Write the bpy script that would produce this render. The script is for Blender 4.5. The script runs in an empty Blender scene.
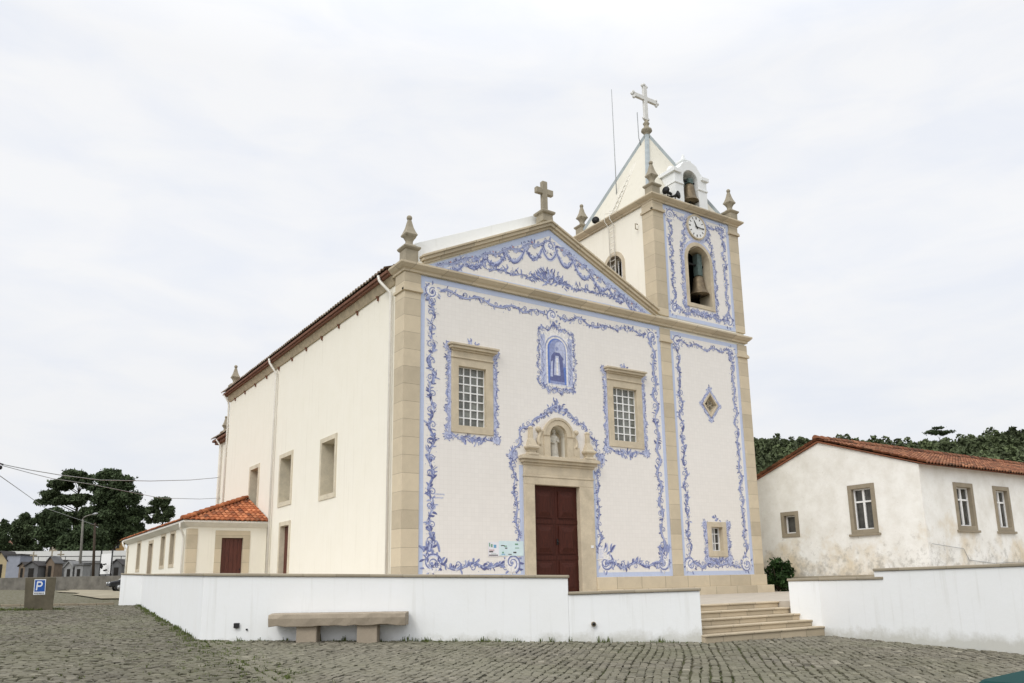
import bpy, bmesh, math, random
import numpy as np
from mathutils import Vector, Matrix
from mathutils.geometry import tessellate_polygon

S = bpy.context.scene
COL = S.collection
rad = math.radians
PI = math.pi

# ------------------------------------------------------------------ camera
FPX = 816.66
CAM = np.array([-10.720, -22.600, -0.155])
YAW, PITCH, ROLL = 0.61393, 0.21470, -0.02267
_F = np.array([math.sin(YAW)*math.cos(PITCH), math.cos(YAW)*math.cos(PITCH), math.sin(PITCH)])
_R = np.array([math.cos(YAW), -math.sin(YAW), 0.0])
_U = np.cross(_R, _F)
R2 = _R*math.cos(ROLL) + _U*math.sin(ROLL)
U2 = -_R*math.sin(ROLL) + _U*math.cos(ROLL)
cd = bpy.data.cameras.new('camera')
cam = bpy.data.objects.new('camera', cd); COL.objects.link(cam)
m = Matrix.Identity(4)
for i in range(3):
    m[i][0] = R2[i]; m[i][1] = U2[i]; m[i][2] = -_F[i]; m[i][3] = CAM[i]
cam.matrix_world = m
cd.sensor_width = 36.0; cd.sensor_fit = 'HORIZONTAL'
cd.lens = FPX/1024*36
cd.shift_x = -29.31/1024; cd.shift_y = 63.51/1024
cd.clip_start = 0.1; cd.clip_end = 6000
S.camera = cam

def at(u, v, d):
    """the point seen at photo pixel (u, v), d metres in front of the camera"""
    r = _F + R2*(u-512-29.31)/FPX - U2*(v-341.5-63.51)/FPX
    return CAM + r*d
def on(u, v, ax, c):
    r = _F + R2*(u-512-29.31)/FPX - U2*(v-341.5-63.51)/FPX
    return CAM + r*((c-CAM[ax])/r[ax])

# ------------------------------------------------------------------ world, sun, exposure
SUN_AZ_VEC = Vector((-0.80, -0.42, 0.80)).normalized()
sun_el = math.asin(SUN_AZ_VEC.z)
sun_rot = math.atan2(SUN_AZ_VEC.x, SUN_AZ_VEC.y)
W = bpy.data.worlds.new('World'); S.world = W; W.use_nodes = True
nt = W.node_tree; nt.nodes.clear()
def N(t, k, **kw):
    n = t.nodes.new(k)
    for a, b in kw.items(): setattr(n, a, b)
    return n
wo = N(nt, 'ShaderNodeOutputWorld'); bg = N(nt, 'ShaderNodeBackground'); bg.inputs[1].default_value = 0.1
nt.links.new(bg.outputs[0], wo.inputs[0])
sky = N(nt, 'ShaderNodeTexSky'); sky.sky_type = 'NISHITA'; sky.sun_disc = False
sky.sun_elevation = sun_el; sky.sun_rotation = sun_rot
tc = N(nt, 'ShaderNodeTexCoord')
mp = N(nt, 'ShaderNodeMapping'); mp.inputs['Scale'].default_value = (1.0, 1.0, 3.2)
nt.links.new(tc.outputs['Generated'], mp.inputs[0])
n1 = N(nt, 'ShaderNodeTexNoise'); n1.inputs['Scale'].default_value = 6.5; n1.inputs['Detail'].default_value = 7; n1.inputs['Roughness'].default_value = .55; n1.inputs['Distortion'].default_value = .4
nt.links.new(mp.outputs[0], n1.inputs['Vector'])
cr = N(nt, 'ShaderNodeValToRGB')
cr.color_ramp.elements[0].position = .32; cr.color_ramp.elements[0].color = (7.75, 8.0, 8.55, 1)
cr.color_ramp.elements[1].position = .62; cr.color_ramp.elements[1].color = (8.45, 8.5, 8.65, 1)
nt.links.new(n1.outputs[0], cr.inputs[0])
# an overcast dome grows brighter towards the zenith and towards the veiled sun
sep = N(nt, 'ShaderNodeSeparateXYZ'); nt.links.new(tc.outputs['Generated'], sep.inputs[0])
zr = N(nt, 'ShaderNodeMapRange'); zr.inputs['From Min'].default_value = .55; zr.inputs['From Max'].default_value = 1; zr.inputs['To Min'].default_value = 1; zr.inputs['To Max'].default_value = 1.7
nt.links.new(sep.outputs[2], zr.inputs[0])
lowr = N(nt, 'ShaderNodeMapRange'); lowr.inputs['From Min'].default_value = 0.0; lowr.inputs['From Max'].default_value = .35; lowr.inputs['To Min'].default_value = .90; lowr.inputs['To Max'].default_value = 1.0
nt.links.new(sep.outputs[2], lowr.inputs[0])
dot = N(nt, 'ShaderNodeVectorMath', operation='DOT_PRODUCT'); dot.inputs[1].default_value = SUN_AZ_VEC
nrm = N(nt, 'ShaderNodeVectorMath', operation='NORMALIZE'); nt.links.new(tc.outputs['Generated'], nrm.inputs[0]); nt.links.new(nrm.outputs[0], dot.inputs[0])
mx = N(nt, 'ShaderNodeMath', operation='MAXIMUM'); mx.inputs[1].default_value = 0; nt.links.new(dot.outputs['Value'], mx.inputs[0])
pw = N(nt, 'ShaderNodeMath', operation='POWER'); pw.inputs[1].default_value = 5; nt.links.new(mx.outputs[0], pw.inputs[0])
gl = N(nt, 'ShaderNodeMath', operation='MULTIPLY_ADD'); gl.inputs[1].default_value = 1.25; nt.links.new(pw.outputs[0], gl.inputs[0]); nt.links.new(zr.outputs[0], gl.inputs[2])
gl2 = N(nt, 'ShaderNodeMath', operation='MULTIPLY'); nt.links.new(gl.outputs[0], gl2.inputs[0]); nt.links.new(lowr.outputs[0], gl2.inputs[1])
sc = N(nt, 'ShaderNodeVectorMath', operation='SCALE'); nt.links.new(cr.outputs[0], sc.inputs[0]); nt.links.new(gl2.outputs[0], sc.inputs['Scale'])
mixw = N(nt, 'ShaderNodeMix', data_type='RGBA'); mixw.inputs[0].default_value = .96
nt.links.new(sky.outputs[0], mixw.inputs[6]); nt.links.new(sc.outputs[0], mixw.inputs[7])
nt.links.new(mixw.outputs[2], bg.inputs[0])
sl = bpy.data.lights.new('sun', 'SUN'); sl.energy = .75; sl.angle = rad(18); sl.color = (1, .955, .87)
so = bpy.data.objects.new('sun', sl); COL.objects.link(so)
so.rotation_euler = (-SUN_AZ_VEC).to_track_quat('-Z', 'Y').to_euler()
so.location = (-20, -20, 40)
S.view_settings.view_transform = 'Standard'; S.view_settings.look = 'None'
S.view_settings.exposure = 0.17; S.view_settings.gamma = 1.0; S.view_settings.use_curve_mapping = False
S.render.engine = 'CYCLES'

# ------------------------------------------------------------------ materials
class MT:
    """small helper round a node material"""
    def __init__(s, name, col=(.5,.5,.5), rough=.8, spec=.3, metal=0):
        s.m = bpy.data.materials.new(name); s.m.use_nodes = True; s.t = s.m.node_tree
        s.b = s.t.nodes['Principled BSDF']
        s.b.inputs['Base Color'].default_value = (*col, 1); s.b.inputs['Roughness'].default_value = rough
        s.b.inputs['Specular IOR Level'].default_value = spec; s.b.inputs['Metallic'].default_value = metal
        s.co = N(s.t, 'ShaderNodeTexCoord').outputs['Object']; s.h = None; s.c = None
        s.c0 = col
    def L(s, a, b): s.t.links.new(a, b)
    def noise(s, scale, detail=5, rough=.6, stretch=None, dist=0):
        n = N(s.t, 'ShaderNodeTexNoise'); n.inputs['Scale'].default_value = scale; n.inputs['Detail'].default_value = detail
        n.inputs['Roughness'].default_value = rough; n.inputs['Distortion'].default_value = dist
        v = s.co
        if stretch:
            mpn = N(s.t, 'ShaderNodeMapping'); mpn.inputs['Scale'].default_value = stretch; s.L(v, mpn.inputs[0]); v = mpn.outputs[0]
        s.L(v, n.inputs['Vector']); return n.outputs[0]
    def ramp(s, f, stops):
        r = N(s.t, 'ShaderNodeValToRGB'); el = r.color_ramp.elements
        while len(el) < len(stops): el.new(.5)
        for e, (p, c) in zip(el, stops):
            e.position = p; e.color = (*c, 1) if hasattr(c, '__len__') else (c, c, c, 1)
        s.L(f, r.inputs[0]); return r.outputs[0]
    def mix(s, f, a, b, mode='MIX'):
        n = N(s.t, 'ShaderNodeMix', data_type='RGBA'); n.blend_type = mode
        for v, i in ((f, 0), (a, 6), (b, 7)):
            if isinstance(v, bpy.types.NodeSocket): s.L(v, n.inputs[i])
            elif hasattr(v, '__len__'): n.inputs[i].default_value = (*v, 1)
            else: n.inputs[i].default_value = v
        return n.outputs[2]
    def math(s, op, a, b=0, c=0):
        n = N(s.t, 'ShaderNodeMath', operation=op)
        for v, i in ((a, 0), (b, 1), (c, 2)):
            if isinstance(v, bpy.types.NodeSocket): s.L(v, n.inputs[i])
            else: n.inputs[i].default_value = v
        return n.outputs[0]
    def sepxyz(s):
        n = N(s.t, 'ShaderNodeSeparateXYZ'); s.L(s.co, n.inputs[0]); return n.outputs
    def attr(s, name):
        n = N(s.t, 'ShaderNodeAttribute'); n.attribute_name = name; return n.outputs['Fac']
    def color(s, c): s.L(c, s.b.inputs['Base Color']); return s
    def bump(s, h, strength=.4, dist=.01):
        n = N(s.t, 'ShaderNodeBump'); n.inputs['Strength'].default_value = strength; n.inputs['Distance'].default_value = dist
        s.L(h, n.inputs['Height'])
        if s.h: s.L(s.h, n.inputs['Normal'])
        s.h = n.outputs[0]; s.L(s.h, s.b.inputs['Normal']); return s

def simple(name, col, rough=.8, var=.12, scale=6, spec=.3, metal=0, bump=.15):
    a = MT(name, col, rough, spec, metal)
    n = a.noise(scale, 6)
    lo = tuple(c*(1-var) for c in col); hi = tuple(min(1, c*(1+var)) for c in col)
    a.color(a.ramp(n, [(.3, lo), (.7, hi)]))
    if bump: a.bump(a.noise(scale*6, 4), bump, .01)
    return a.m

M = {}
def plaster(name, col, dirt, amount=.5, streak=True, low=None):
    a = MT(name, col, .9, .15)
    n = a.noise(1.3, 6, .6)
    c = a.mix(a.ramp(n, [(.35, 0.0), (.75, .35)]), col, tuple(x*y for x, y in zip(col, (.93, .92, .88))))
    if streak:
        st = a.noise(2.2, 5, .6, (3.0, 3.0, .16))
        c = a.mix(a.ramp(st, [(.56, 0.0), (.82, amount)]), c, dirt)
    if low is not None:      # splash zone along the foot of the wall
        z = a.sepxyz()[2]
        f = a.math('MULTIPLY_ADD', z, -1/low[1], 1.0 + low[0]/low[1])
        f = a.math('ADD', f, a.math('MULTIPLY_ADD', a.noise(2.5, 6, .7), 1.6, -.8))
        c = a.mix(a.ramp(f, [(.45, 0.0), (1.0, low[2])]), c, dirt)
    a.color(c)
    a.bump(a.noise(9, 6, .65), .18, .02)
    a.bump(a.noise(70, 3), .12, .004)
    return a.m
M['cream'] = plaster('cream_plaster', (.86, .822, .72), (.60, .55, .45), .34)
M['white'] = plaster('whitewash', (.82, .83, .83), (.52, .52, .48), .35)
M['white_low'] = plaster('whitewash_splashed', (.82, .83, .83), (.50, .49, .43), .38, True, (0.05, .40, .75))

def granite(name, col, block=.55, horizontal=True, op='ADD'):
    a = MT(name, col, .85, .2)
    xyz = a.sepxyz()
    n = a.noise(2.3, 6, .65)
    c = a.mix(a.ramp(n, [(.3, 0.0), (.72, 1.0)]), tuple(x*.84 for x in col), tuple(x*1.14 for x in col))
    n2 = a.noise(45, 3, .7)
    c = a.mix(a.ramp(n2, [(.35, .0), (.7, .35)]), c, tuple(x*.62 for x in col))
    st = a.noise(1.2, 6, .7)
    c = a.mix(a.ramp(st, [(.50, 0.0), (.75, .65)]), c, (col[0]*.64, col[1]*.64, col[2]*.64))
    if block:
        zz = a.math('DIVIDE', xyz[2], block) if horizontal else a.math('DIVIDE', a.math(op, xyz[0], xyz[1]), block)
        fl = a.math('FLOOR', zz); fr = a.math('FRACT', zz)
        wn = N(a.t, 'ShaderNodeTexWhiteNoise'); wn.noise_dimensions = '1D'; a.L(fl, wn.inputs['W'])
        c = a.mix(.55, c, a.mix(wn.outputs['Value'], tuple(x*.78 for x in col), tuple(min(1, x*1.2) for x in col)))
        e = a.math('ABSOLUTE', a.math('SUBTRACT', fr, .5))
        j = a.ramp(e, [(.482, 0.0), (.494, 1.0)])
        c = a.mix(a.math('MULTIPLY', j, .55), c, (.22, .19, .14))
        a.bump(a.math('SUBTRACT', 1.0, j), .5, .01)
    a.color(c)
    a.bump(a.noise(28, 5, .7), .35, .008)
    return a.m
GC = (.585, .50, .365)
M['granite'] = granite('granite_ashlar', GC, .56)
M['granite_h'] = granite('granite_course', GC, 1.15, False)
M['granite_plain'] = granite('granite_plain', (.61, .525, .39), 0)
M['granite_pale'] = granite('granite_pale', (.68, .61, .47), 0)
M['granite_old'] = granite('granite_weathered', (.37, .325, .245), 0)
M['granite_bench'] = granite('granite_bench', (.38, .32, .245), 0)
M['granite_step'] = granite('granite_step', (.53, .445, .32), .9, False)
M['granite_grey'] = granite('granite_grey', (.31, .265, .195), 0)
M['cap'] = granite('wall_coping_stone', (.345, .30, .225), .95, False, 'SUBTRACT')

def tile_mat(name, col):
    a = MT(name, col, .32, .45)
    xyz = a.sepxyz(); h = None
    fr = []; fl = []
    for i in (0, 2):
        q = a.math('DIVIDE', xyz[i], .14); fl.append(a.math('FLOOR', q)); fr.append(a.math('ABSOLUTE', a.math('SUBTRACT', a.math('FRACT', q), .5)))
    j = a.ramp(a.math('MAXIMUM', fr[0], fr[1]), [(.475, 0.0), (.492, 1.0)])
    cb = N(a.t, 'ShaderNodeCombineXYZ'); a.L(fl[0], cb.inputs[0]); a.L(fl[1], cb.inputs[1])
    wn = N(a.t, 'ShaderNodeTexWhiteNoise'); wn.noise_dimensions = '2D'; a.L(cb.outputs[0], wn.inputs['Vector'])
    c = a.mix(wn.outputs['Value'], tuple(x*.982 for x in col), tuple(min(1, x*1.02) for x in col))
    c = a.mix(a.ramp(a.noise(.7, 4), [(.35, 0.0), (.7, .3)]), c, tuple(x*y for x, y in zip(col, (.95, .94, .92))))
    c = a.mix(a.math('MULTIPLY', j, .33), c, (.5, .46, .4))
    a.color(c)
    a.bump(a.math('SUBTRACT', 1.0, j), .25, .003)
    return a.m
M['tile'] = tile_mat('cream_glazed_tile', (.79, .755, .71))
M['tile_blue'] = tile_mat('pale_blue_glazed_tile', (.50, .565, .74))
def glaze(name, col): return simple(name, col, .3, .22, 14, .45, 0, 0)
M['ink'] = glaze('cobalt_dark_glaze', (.115, .13, .285))
M['ink_mid'] = glaze('cobalt_mid_glaze', (.27, .31, .52))
M['ink_pale'] = glaze('cobalt_pale_glaze', (.47, .505, .67))
M['ink_blue'] = glaze('cobalt_bright_glaze', (.11, .19, .52))
M['ink_white'] = glaze('white_glaze', (.765, .74, .715))
M['ink_gold'] = glaze('ochre_glaze', (.50, .26, .22))

def wood(name, col):
    a = MT(name, col, .45, .4)
    n = a.noise(5, 6, .6, (8, 8, .7), .4)
    a.color(a.mix(a.ramp(n, [(.3, 0.0), (.75, 1.0)]), tuple(x*.6 for x in col), tuple(x*1.35 for x in col)))
    a.bump(n, .2, .004); return a.m
M['door'] = wood('varnished_red_brown_wood', (.058, .015, .009)); M['door'].node_tree.nodes['Principled BSDF'].inputs['Roughness'].default_value = .6; M['door'].node_tree.nodes['Principled BSDF'].inputs['Specular IOR Level'].default_value = .2
M['door2'] = wood('painted_brown_door', (.10, .028, .018))

def roof_tile(name, c1, c2, c3, moss):
    a = MT(name, c1, .85, .2)
    t = a.attr('tone')
    c = a.ramp(t, [(0.0, c3), (.35, c1), (.75, c2), (1.0, tuple(x*1.25 for x in c2))])
    n = a.noise(1.1, 6, .7)
    c = a.mix(a.ramp(n, [(.46, 0.0), (.72, moss)]), c, (.085, .07, .045))
    n2 = a.noise(30, 4, .7); c = a.mix(a.ramp(n2, [(.4, 0.0), (.75, .4)]), c, tuple(x*.5 for x in c1))
    a.color(c); a.bump(n2, .3, .01); return a.m
M['roof'] = roof_tile('terracotta_roof_tile', (.38, .115, .045), (.50, .19, .085), (.17, .065, .035), .55)
M['roof_old'] = roof_tile('old_terracotta_roof_tile', (.25, .10, .055), (.36, .165, .09), (.11, .055, .036), .8)
M['roof_grey'] = roof_tile('lichen_grey_roof_tile', (.34, .26, .20), (.42, .36, .29), (.24, .17, .12), .3)
M['red_board'] = simple('red_brown_eave_tile', (.19, .09, .058), .85, .25, 8)
M['soffit'] = simple('stone_soffit', (.44, .37, .26), .9, .2, 5)
M['pipe'] = simple('painted_downpipe', (.74, .71, .64), .5, .06, 5, .4)
M['iron'] = simple('dark_iron', (.03, .03, .03), .6, .3, 20, .4, .6)
M['black'] = simple('black_plastic', (.012, .012, .013), .5, .2, 20, .4)
M['grey_metal'] = simple('galvanised_metal', (.33, .34, .34), .5, .15, 12, .4, .5)
M['bronze'] = simple('bell_bronze', (.17, .13, .08), .5, .3, 9, .5, .55)
M['green_iron'] = simple('green_grey_painted_iron', (.10, .14, .13), .6, .25, 9, .4)
M['white_paint'] = simple('white_paint', (.80, .80, .79), .5, .05, 8, .4)
M['white_stone'] = simple('white_limestone', (.70, .69, .66), .8, .12, 5)
M['statue'] = simple('pale_carved_stone', (.56, .53, .46), .85, .15, 9)
M['concrete'] = simple('brown_grey_concrete', (.115, .10, .07), .9, .22, 3, .2)
M['concrete_grey'] = simple('grey_concrete', (.21, .20, .175), .9, .2, 2, .2)
M['sign_blue'] = simple('blue_sign_film', (.02, .09, .36), .4, .05, 5, .4, 0, 0)
M['sign_white'] = simple('white_sign_film', (.72, .74, .76), .4, .04, 5, .4, 0, 0)
M['zinc'] = simple('blue_grey_zinc', (.31, .345, .35), .55, .12, 4, .4, .2)
M['banner'] = simple('pale_blue_banner', (.62, .75, .77), .6, .06, 4, .3, 0, 0)
M['paper'] = simple('white_paper', (.76, .75, .78), .7, .04, 5, .2, 0, 0)
M['print_blue'] = simple('printed_blue', (.16, .36, .55), .6, .1, 8, .2, 0, 0)
M['print_green'] = simple('printed_green', (.18, .34, .24), .6, .1, 8, .2, 0, 0)
M['print_dark'] = simple('printed_dark', (.07, .06, .06), .6, .1, 8, .2, 0, 0)
M['print_red'] = simple('printed_red', (.35, .10, .09), .6, .1, 8, .2, 0, 0)
M['teal'] = simple('dark_teal_paint', (.004, .045, .042), .6, .1, 4, .2, 0, 0)
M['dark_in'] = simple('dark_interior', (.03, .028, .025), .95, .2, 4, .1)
M['rubber'] = simple('rubber', (.02, .02, .02), .8, .1, 8)
M['carpaint'] = simple('dark_car_paint', (.02, .022, .026), .25, .1, 4, .5, .3, 0)
def glass_mat(name, col):
    a = MT(name, col, .08, .6)
    n = a.noise(3.5, 4, .6)
    a.color(a.ramp(n, [(.35, tuple(x*.55 for x in col)), (.7, tuple(x*1.5 for x in col))]))
    a.bump(a.noise(2.2, 2), .08, .02); return a.m
M['glass'] = glass_mat('church_window_glass', (.16, .165, .145))
M['glass_dark'] = glass_mat('dark_window_glass', (.055, .055, .05))
M['curtain'] = simple('ochre_curtain', (.24, .17, .10), .9, .3, 7)
M['bark'] = simple('pine_bark', (.06, .045, .032), .95, .3, 9)
def foliage(name, c, v=.5):
    a = MT(name, c, .75, .2)
    t = a.attr('tone')
    a.color(a.ramp(t, [(0.0, tuple(x*(1-v) for x in c)), (.6, c), (1.0, tuple(x*(1+v) for x in c))]))
    return a.m
M['pine'] = foliage('pine_needles', (.062, .088, .040))
M['pine2'] = foliage('pine_needles_grey_green', (.075, .10, .048))
M['forest'] = foliage('forest_foliage', (.080, .10, .046), .5)
M['shrub'] = foliage('shrub_leaves', (.025, .055, .014), .6)
M['grass'] = foliage('grass_blades', (.10, .125, .035), .5)
def house_wall():
    col = (.84, .83, .79)
    a = MT('stained_old_plaster', col, .92, .12)
    z = a.sepxyz()[2]
    n = a.noise(1.1, 7, .68); n2 = a.noise(3.3, 7, .72); n3 = a.noise(.55, 5, .6)
    c = a.mix(a.ramp(n, [(.40, 0.0), (.70, .6)]), col, (.62, .59, .52))
    low = a.math('MULTIPLY_ADD', z, -.20, .86)       # more weathering towards the foot
    o = a.math('ADD', low, a.math('MULTIPLY_ADD', n3, 2.4, -1.35))
    c = a.mix(a.ramp(o, [(.32, 0.0), (.85, .7)]), c, (.64, .51, .31))
    g = a.math('ADD', a.math('MULTIPLY_ADD', z, -.30, .95), a.math('MULTIPLY_ADD', n2, 2.6, -1.4))
    c = a.mix(a.ramp(g, [(.42, 0.0), (1.0, .75)]), c, (.32, .30, .26))
    sp = a.noise(9, 5, .75); c = a.mix(a.ramp(sp, [(.60, 0.0), (.74, .4)]), c, (.42, .38, .31))
    a.color(c); a.bump(n2, .35, .03); a.bump(a.noise(30, 4), .25, .008); return a.m
M['house_wall'] = house_wall()
def sett_mat(k=1.0, moss=.5):
    a = MT('granite_sett', (.3, .28, .24), .8, .25)
    t = a.attr('tone')
    c = a.ramp(t, [(p, tuple(x*k for x in q)) for p, q in ((0.0, (.115, .105, .078)), (.45, (.185, .168, .125)), (.8, (.235, .214, .162)), (1.0, (.34, .31, .24)))])
    n = a.noise(.45, 5, .6)
    c = a.mix(a.ramp(n, [(.4, 0.0), (.7, moss)]), c, (.125, .128, .066))
    w_ = a.noise(.22, 4, .6); c = a.mix(a.ramp(w_, [(.45, 0.0), (.7, .45)]), c, (.27, .25, .20))
    n2 = a.noise(38, 4, .7); c = a.mix(a.ramp(n2, [(.4, 0.0), (.75, .35)]), c, (.12, .11, .09))
    a.color(c); a.bump(n2, .4, .01); return a.m
M['sett'] = sett_mat(.88, .6); M['sett_lane'] = sett_mat(.74, .75)
def soil_mat():
    a = MT('mossy_ground', (.1, .1, .05), .95, .1)
    n = a.noise(1.2, 7, .7); n2 = a.noise(14, 5, .7)
    c = a.mix(a.ramp(n, [(.4, 0.0), (.62, 1.0)]), (.095, .085, .055), (.07, .092, .025))
    c = a.mix(a.ramp(n2, [(.35, 0.0), (.7, .6)]), c, (.05, .045, .03))
    # further off the same surface is worn cobble and field
    y = a.sepxyz()[1]
    f = a.ramp(a.math('ADD', a.math('MULTIPLY_ADD', y, .08, -.75), a.math('MULTIPLY', n, .3)), [(.2, 0.0), (.7, 1.0)])
    vo = N(a.t, 'ShaderNodeTexVoronoi'); vo.inputs['Scale'].default_value = 5.5; a.L(a.co, vo.inputs['Vector'])
    cob = a.mix(a.ramp(vo.outputs['Distance'], [(.25, 0.0), (.6, 1.0)]), (.22, .20, .165), (.11, .105, .06))
    c = a.mix(f, c, cob)
    a.color(c); a.bump(n2, .5, .02); return a.m
M['soil'] = soil_mat()
M['sand'] = simple('sandy_path', (.31, .275, .20), .95, .25, .8, .1)
M['terrace'] = simple('terrace_paving', (.46, .41, .34), .9, .14, 3, .2)
M['hill'] = simple('hill_undergrowth', (.03, .045, .018), .95, .4, .05, .1)

# ------------------------------------------------------------------ geometry helpers
BASE = {}
class MB:
    def __init__(s): s.v = []; s.f = []; s.mi = []; s.tone = []; s.cm = 0; s.ct = .5; s.smooth = []; s.cs = False
    def add(s, vs, fs):
        o = len(s.v); s.v += [tuple(map(float, p)) for p in vs]
        for f in fs:
            s.f.append(tuple(i+o for i in f)); s.mi.append(s.cm); s.tone.append(s.ct); s.smooth.append(s.cs)
        return s
    def box(s, x0, x1, y0, y1, z0, z1):
        return s.add([(x0,y0,z0),(x1,y0,z0),(x1,y1,z0),(x0,y1,z0),(x0,y0,z1),(x1,y0,z1),(x1,y1,z1),(x0,y1,z1)],
                     [(0,3,2,1),(4,5,6,7),(0,1,5,4),(1,2,6,5),(2,3,7,6),(3,0,4,7)])
    def prism(s, poly, ax, d0, d1):
        """2D polygon extruded along axis ax (poly axes: the other two in order)"""
        n = len(poly)
        def P(p, d):
            q = list(p); q.insert(ax, d); return tuple(q)
        tri = tessellate_polygon([[Vector((p[0], p[1], 0)) for p in poly]])
        vs = [P(p, d0) for p in poly] + [P(p, d1) for p in poly]
        fs = [tuple(t) for t in tri] + [tuple(i+n for i in reversed(t)) for t in tri]
        fs += [(i, (i+1) % n, (i+1) % n+n, i+n) for i in range(n)]
        return s.add(vs, fs)
    def plate(s, poly, holes, ax, d0, d1):
        loops = [poly] + holes
        tri = tessellate_polygon([[Vector((p[0], p[1], 0)) for p in l] for l in loops])
        flat = [p for l in loops for p in l]; n = len(flat)
        def P(p, d):
            q = list(p); q.insert(ax, d); return tuple(q)
        vs = [P(p, d0) for p in flat] + [P(p, d1) for p in flat]
        fs = [tuple(t) for t in tri] + [tuple(i+n for i in reversed(t)) for t in tri]
        o = 0
        for l in loops:
            k = len(l)
            fs += [(o+i, o+(i+1) % k, o+(i+1) % k+n, o+i+n) for i in range(k)]
            o += k
        return s.add(vs, fs)
    def tube(s, pts, r, seg=8, cap=True):
        pts = [Vector(p) for p in pts]; n = len(pts)
        rs = r if hasattr(r, '__len__') else [r]*n
        vs = []; up = None
        for i, p in enumerate(pts):
            d = (pts[min(i+1, n-1)] - pts[max(i-1, 0)]).normalized()
            if up is None: up = Vector((0,0,1)) if abs(d.z) < .9 else Vector((1,0,0))
            a = d.cross(up).normalized(); b = a.cross(d).normalized(); up = b
            for k in range(seg):
                t = 2*PI*k/seg; vs.append(p + a*math.cos(t)*rs[i] + b*math.sin(t)*rs[i])
        fs = [(i*seg+k, i*seg+(k+1) % seg, (i+1)*seg+(k+1) % seg, (i+1)*seg+k) for i in range(n-1) for k in range(seg)]
        if cap: fs += [tuple(reversed(range(seg))), tuple(range((n-1)*seg, n*seg))]
        cs = s.cs; s.cs = True; s.add(vs, fs); s.cs = cs; return s
    def lathe(s, prof, c, seg=16, rot=0, smooth=True):
        vs = []; n = len(prof)
        for (r, z) in prof:
            for k in range(seg):
                t = 2*PI*k/seg + rot; vs.append((c[0]+r*math.cos(t), c[1]+r*math.sin(t), c[2]+z))
        fs = [(i*seg+k, i*seg+(k+1) % seg, (i+1)*seg+(k+1) % seg, (i+1)*seg+k) for i in range(n-1) for k in range(seg)]
        fs += [tuple(reversed(range(seg))), tuple(range((n-1)*seg, n*seg))]
        cs = s.cs; s.cs = smooth; s.add(vs, fs); s.cs = cs; return s
    def sqlathe(s, prof, c):   # square section; r is half width
        return s.lathe([(r*math.sqrt(2), z) for r, z in prof], c, 4, PI/4, False)
    def ball(s, c, r, seg=12, sc=(1,1,1)):
        vs = []; rings = seg//2
        for i in range(rings+1):
            p = PI*i/rings
            for k in range(seg):
                t = 2*PI*k/seg
                vs.append((c[0]+sc[0]*r*math.sin(p)*math.cos(t), c[1]+sc[1]*r*math.sin(p)*math.sin(t), c[2]-sc[2]*r*math.cos(p)))
        fs = [(i*seg+k, i*seg+(k+1) % seg, (i+1)*seg+(k+1) % seg, (i+1)*seg+k) for i in range(rings) for k in range(seg)]
        cs = s.cs; s.cs = True; s.add(vs, fs); s.cs = cs; return s
    def sweep(s, prof, path, closed=False):
        """prof: (out, z) pairs; path: plan polyline with the outside on its right hand"""
        n = len(path); k = len(prof); vs = []
        P = [Vector(p) for p in path]
        for i in range(n):
            d0 = (P[i]-P[i-1]).normalized() if (i or closed) else None
            d1 = (P[(i+1) % n]-P[i]).normalized() if (i < n-1 or closed) else None
            if d0 is None: d0 = d1
            if d1 is None: d1 = d0
            n0 = Vector((d0.y, -d0.x)); n1 = Vector((d1.y, -d1.x))
            b = (n0+n1).normalized(); b /= max(.2, b.dot(n0))
            for (o, z) in prof: vs.append((P[i].x+b.x*o, P[i].y+b.y*o, z))
        fs = []
        for i in range(n if closed else n-1):
            j = (i+1) % n
            for q in range(k):
                r = (q+1) % k
                fs.append((i*k+q, j*k+q, j*k+r, i*k+r))
        if not closed:
            tri = tessellate_polygon([[Vector((p[0], p[1], 0)) for p in prof]])
            fs += [tuple(t) for t in tri] + [tuple(i+(n-1)*k for i in reversed(t)) for t in tri]
        return s.add(vs, fs)
    def build(s, name, mats, parent=None, bevel=0, recalc=True):
        if not isinstance(mats, (list, tuple)): mats = [mats]
        me = bpy.data.meshes.new(name)
        off = BASE.get(parent.name, Vector((0,0,0))) if parent else Vector((0,0,0))
        if not parent and s.v:
            a = np.array(s.v); off = Vector(((a[:,0].min()+a[:,0].max())/2, (a[:,1].min()+a[:,1].max())/2, a[:,2].min()))
        me.from_pydata([(x-off.x, y-off.y, z-off.z) for x, y, z in s.v], [], s.f)
        for mm in mats: me.materials.append(mm)
        me.polygons.foreach_set('material_index', s.mi)
        me.polygons.foreach_set('use_smooth', s.smooth)
        at_ = me.attributes.new('tone', 'FLOAT', 'FACE'); at_.data.foreach_set('value', s.tone)
        me.update()
        if recalc:
            b = bmesh.new(); b.from_mesh(me); bmesh.ops.recalc_face_normals(b, faces=b.faces); b.to_mesh(me); b.free()
        o = bpy.data.objects.new(name, me); COL.objects.link(o)
        if parent: o.parent = parent
        else: o.location = off
        BASE[o.name] = off
        if bevel:
            bv = o.modifiers.new('bevel', 'BEVEL'); bv.width = bevel; bv.segments = 2; bv.limit_method = 'ANGLE'; bv.angle_limit = rad(40)
        return o
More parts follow.
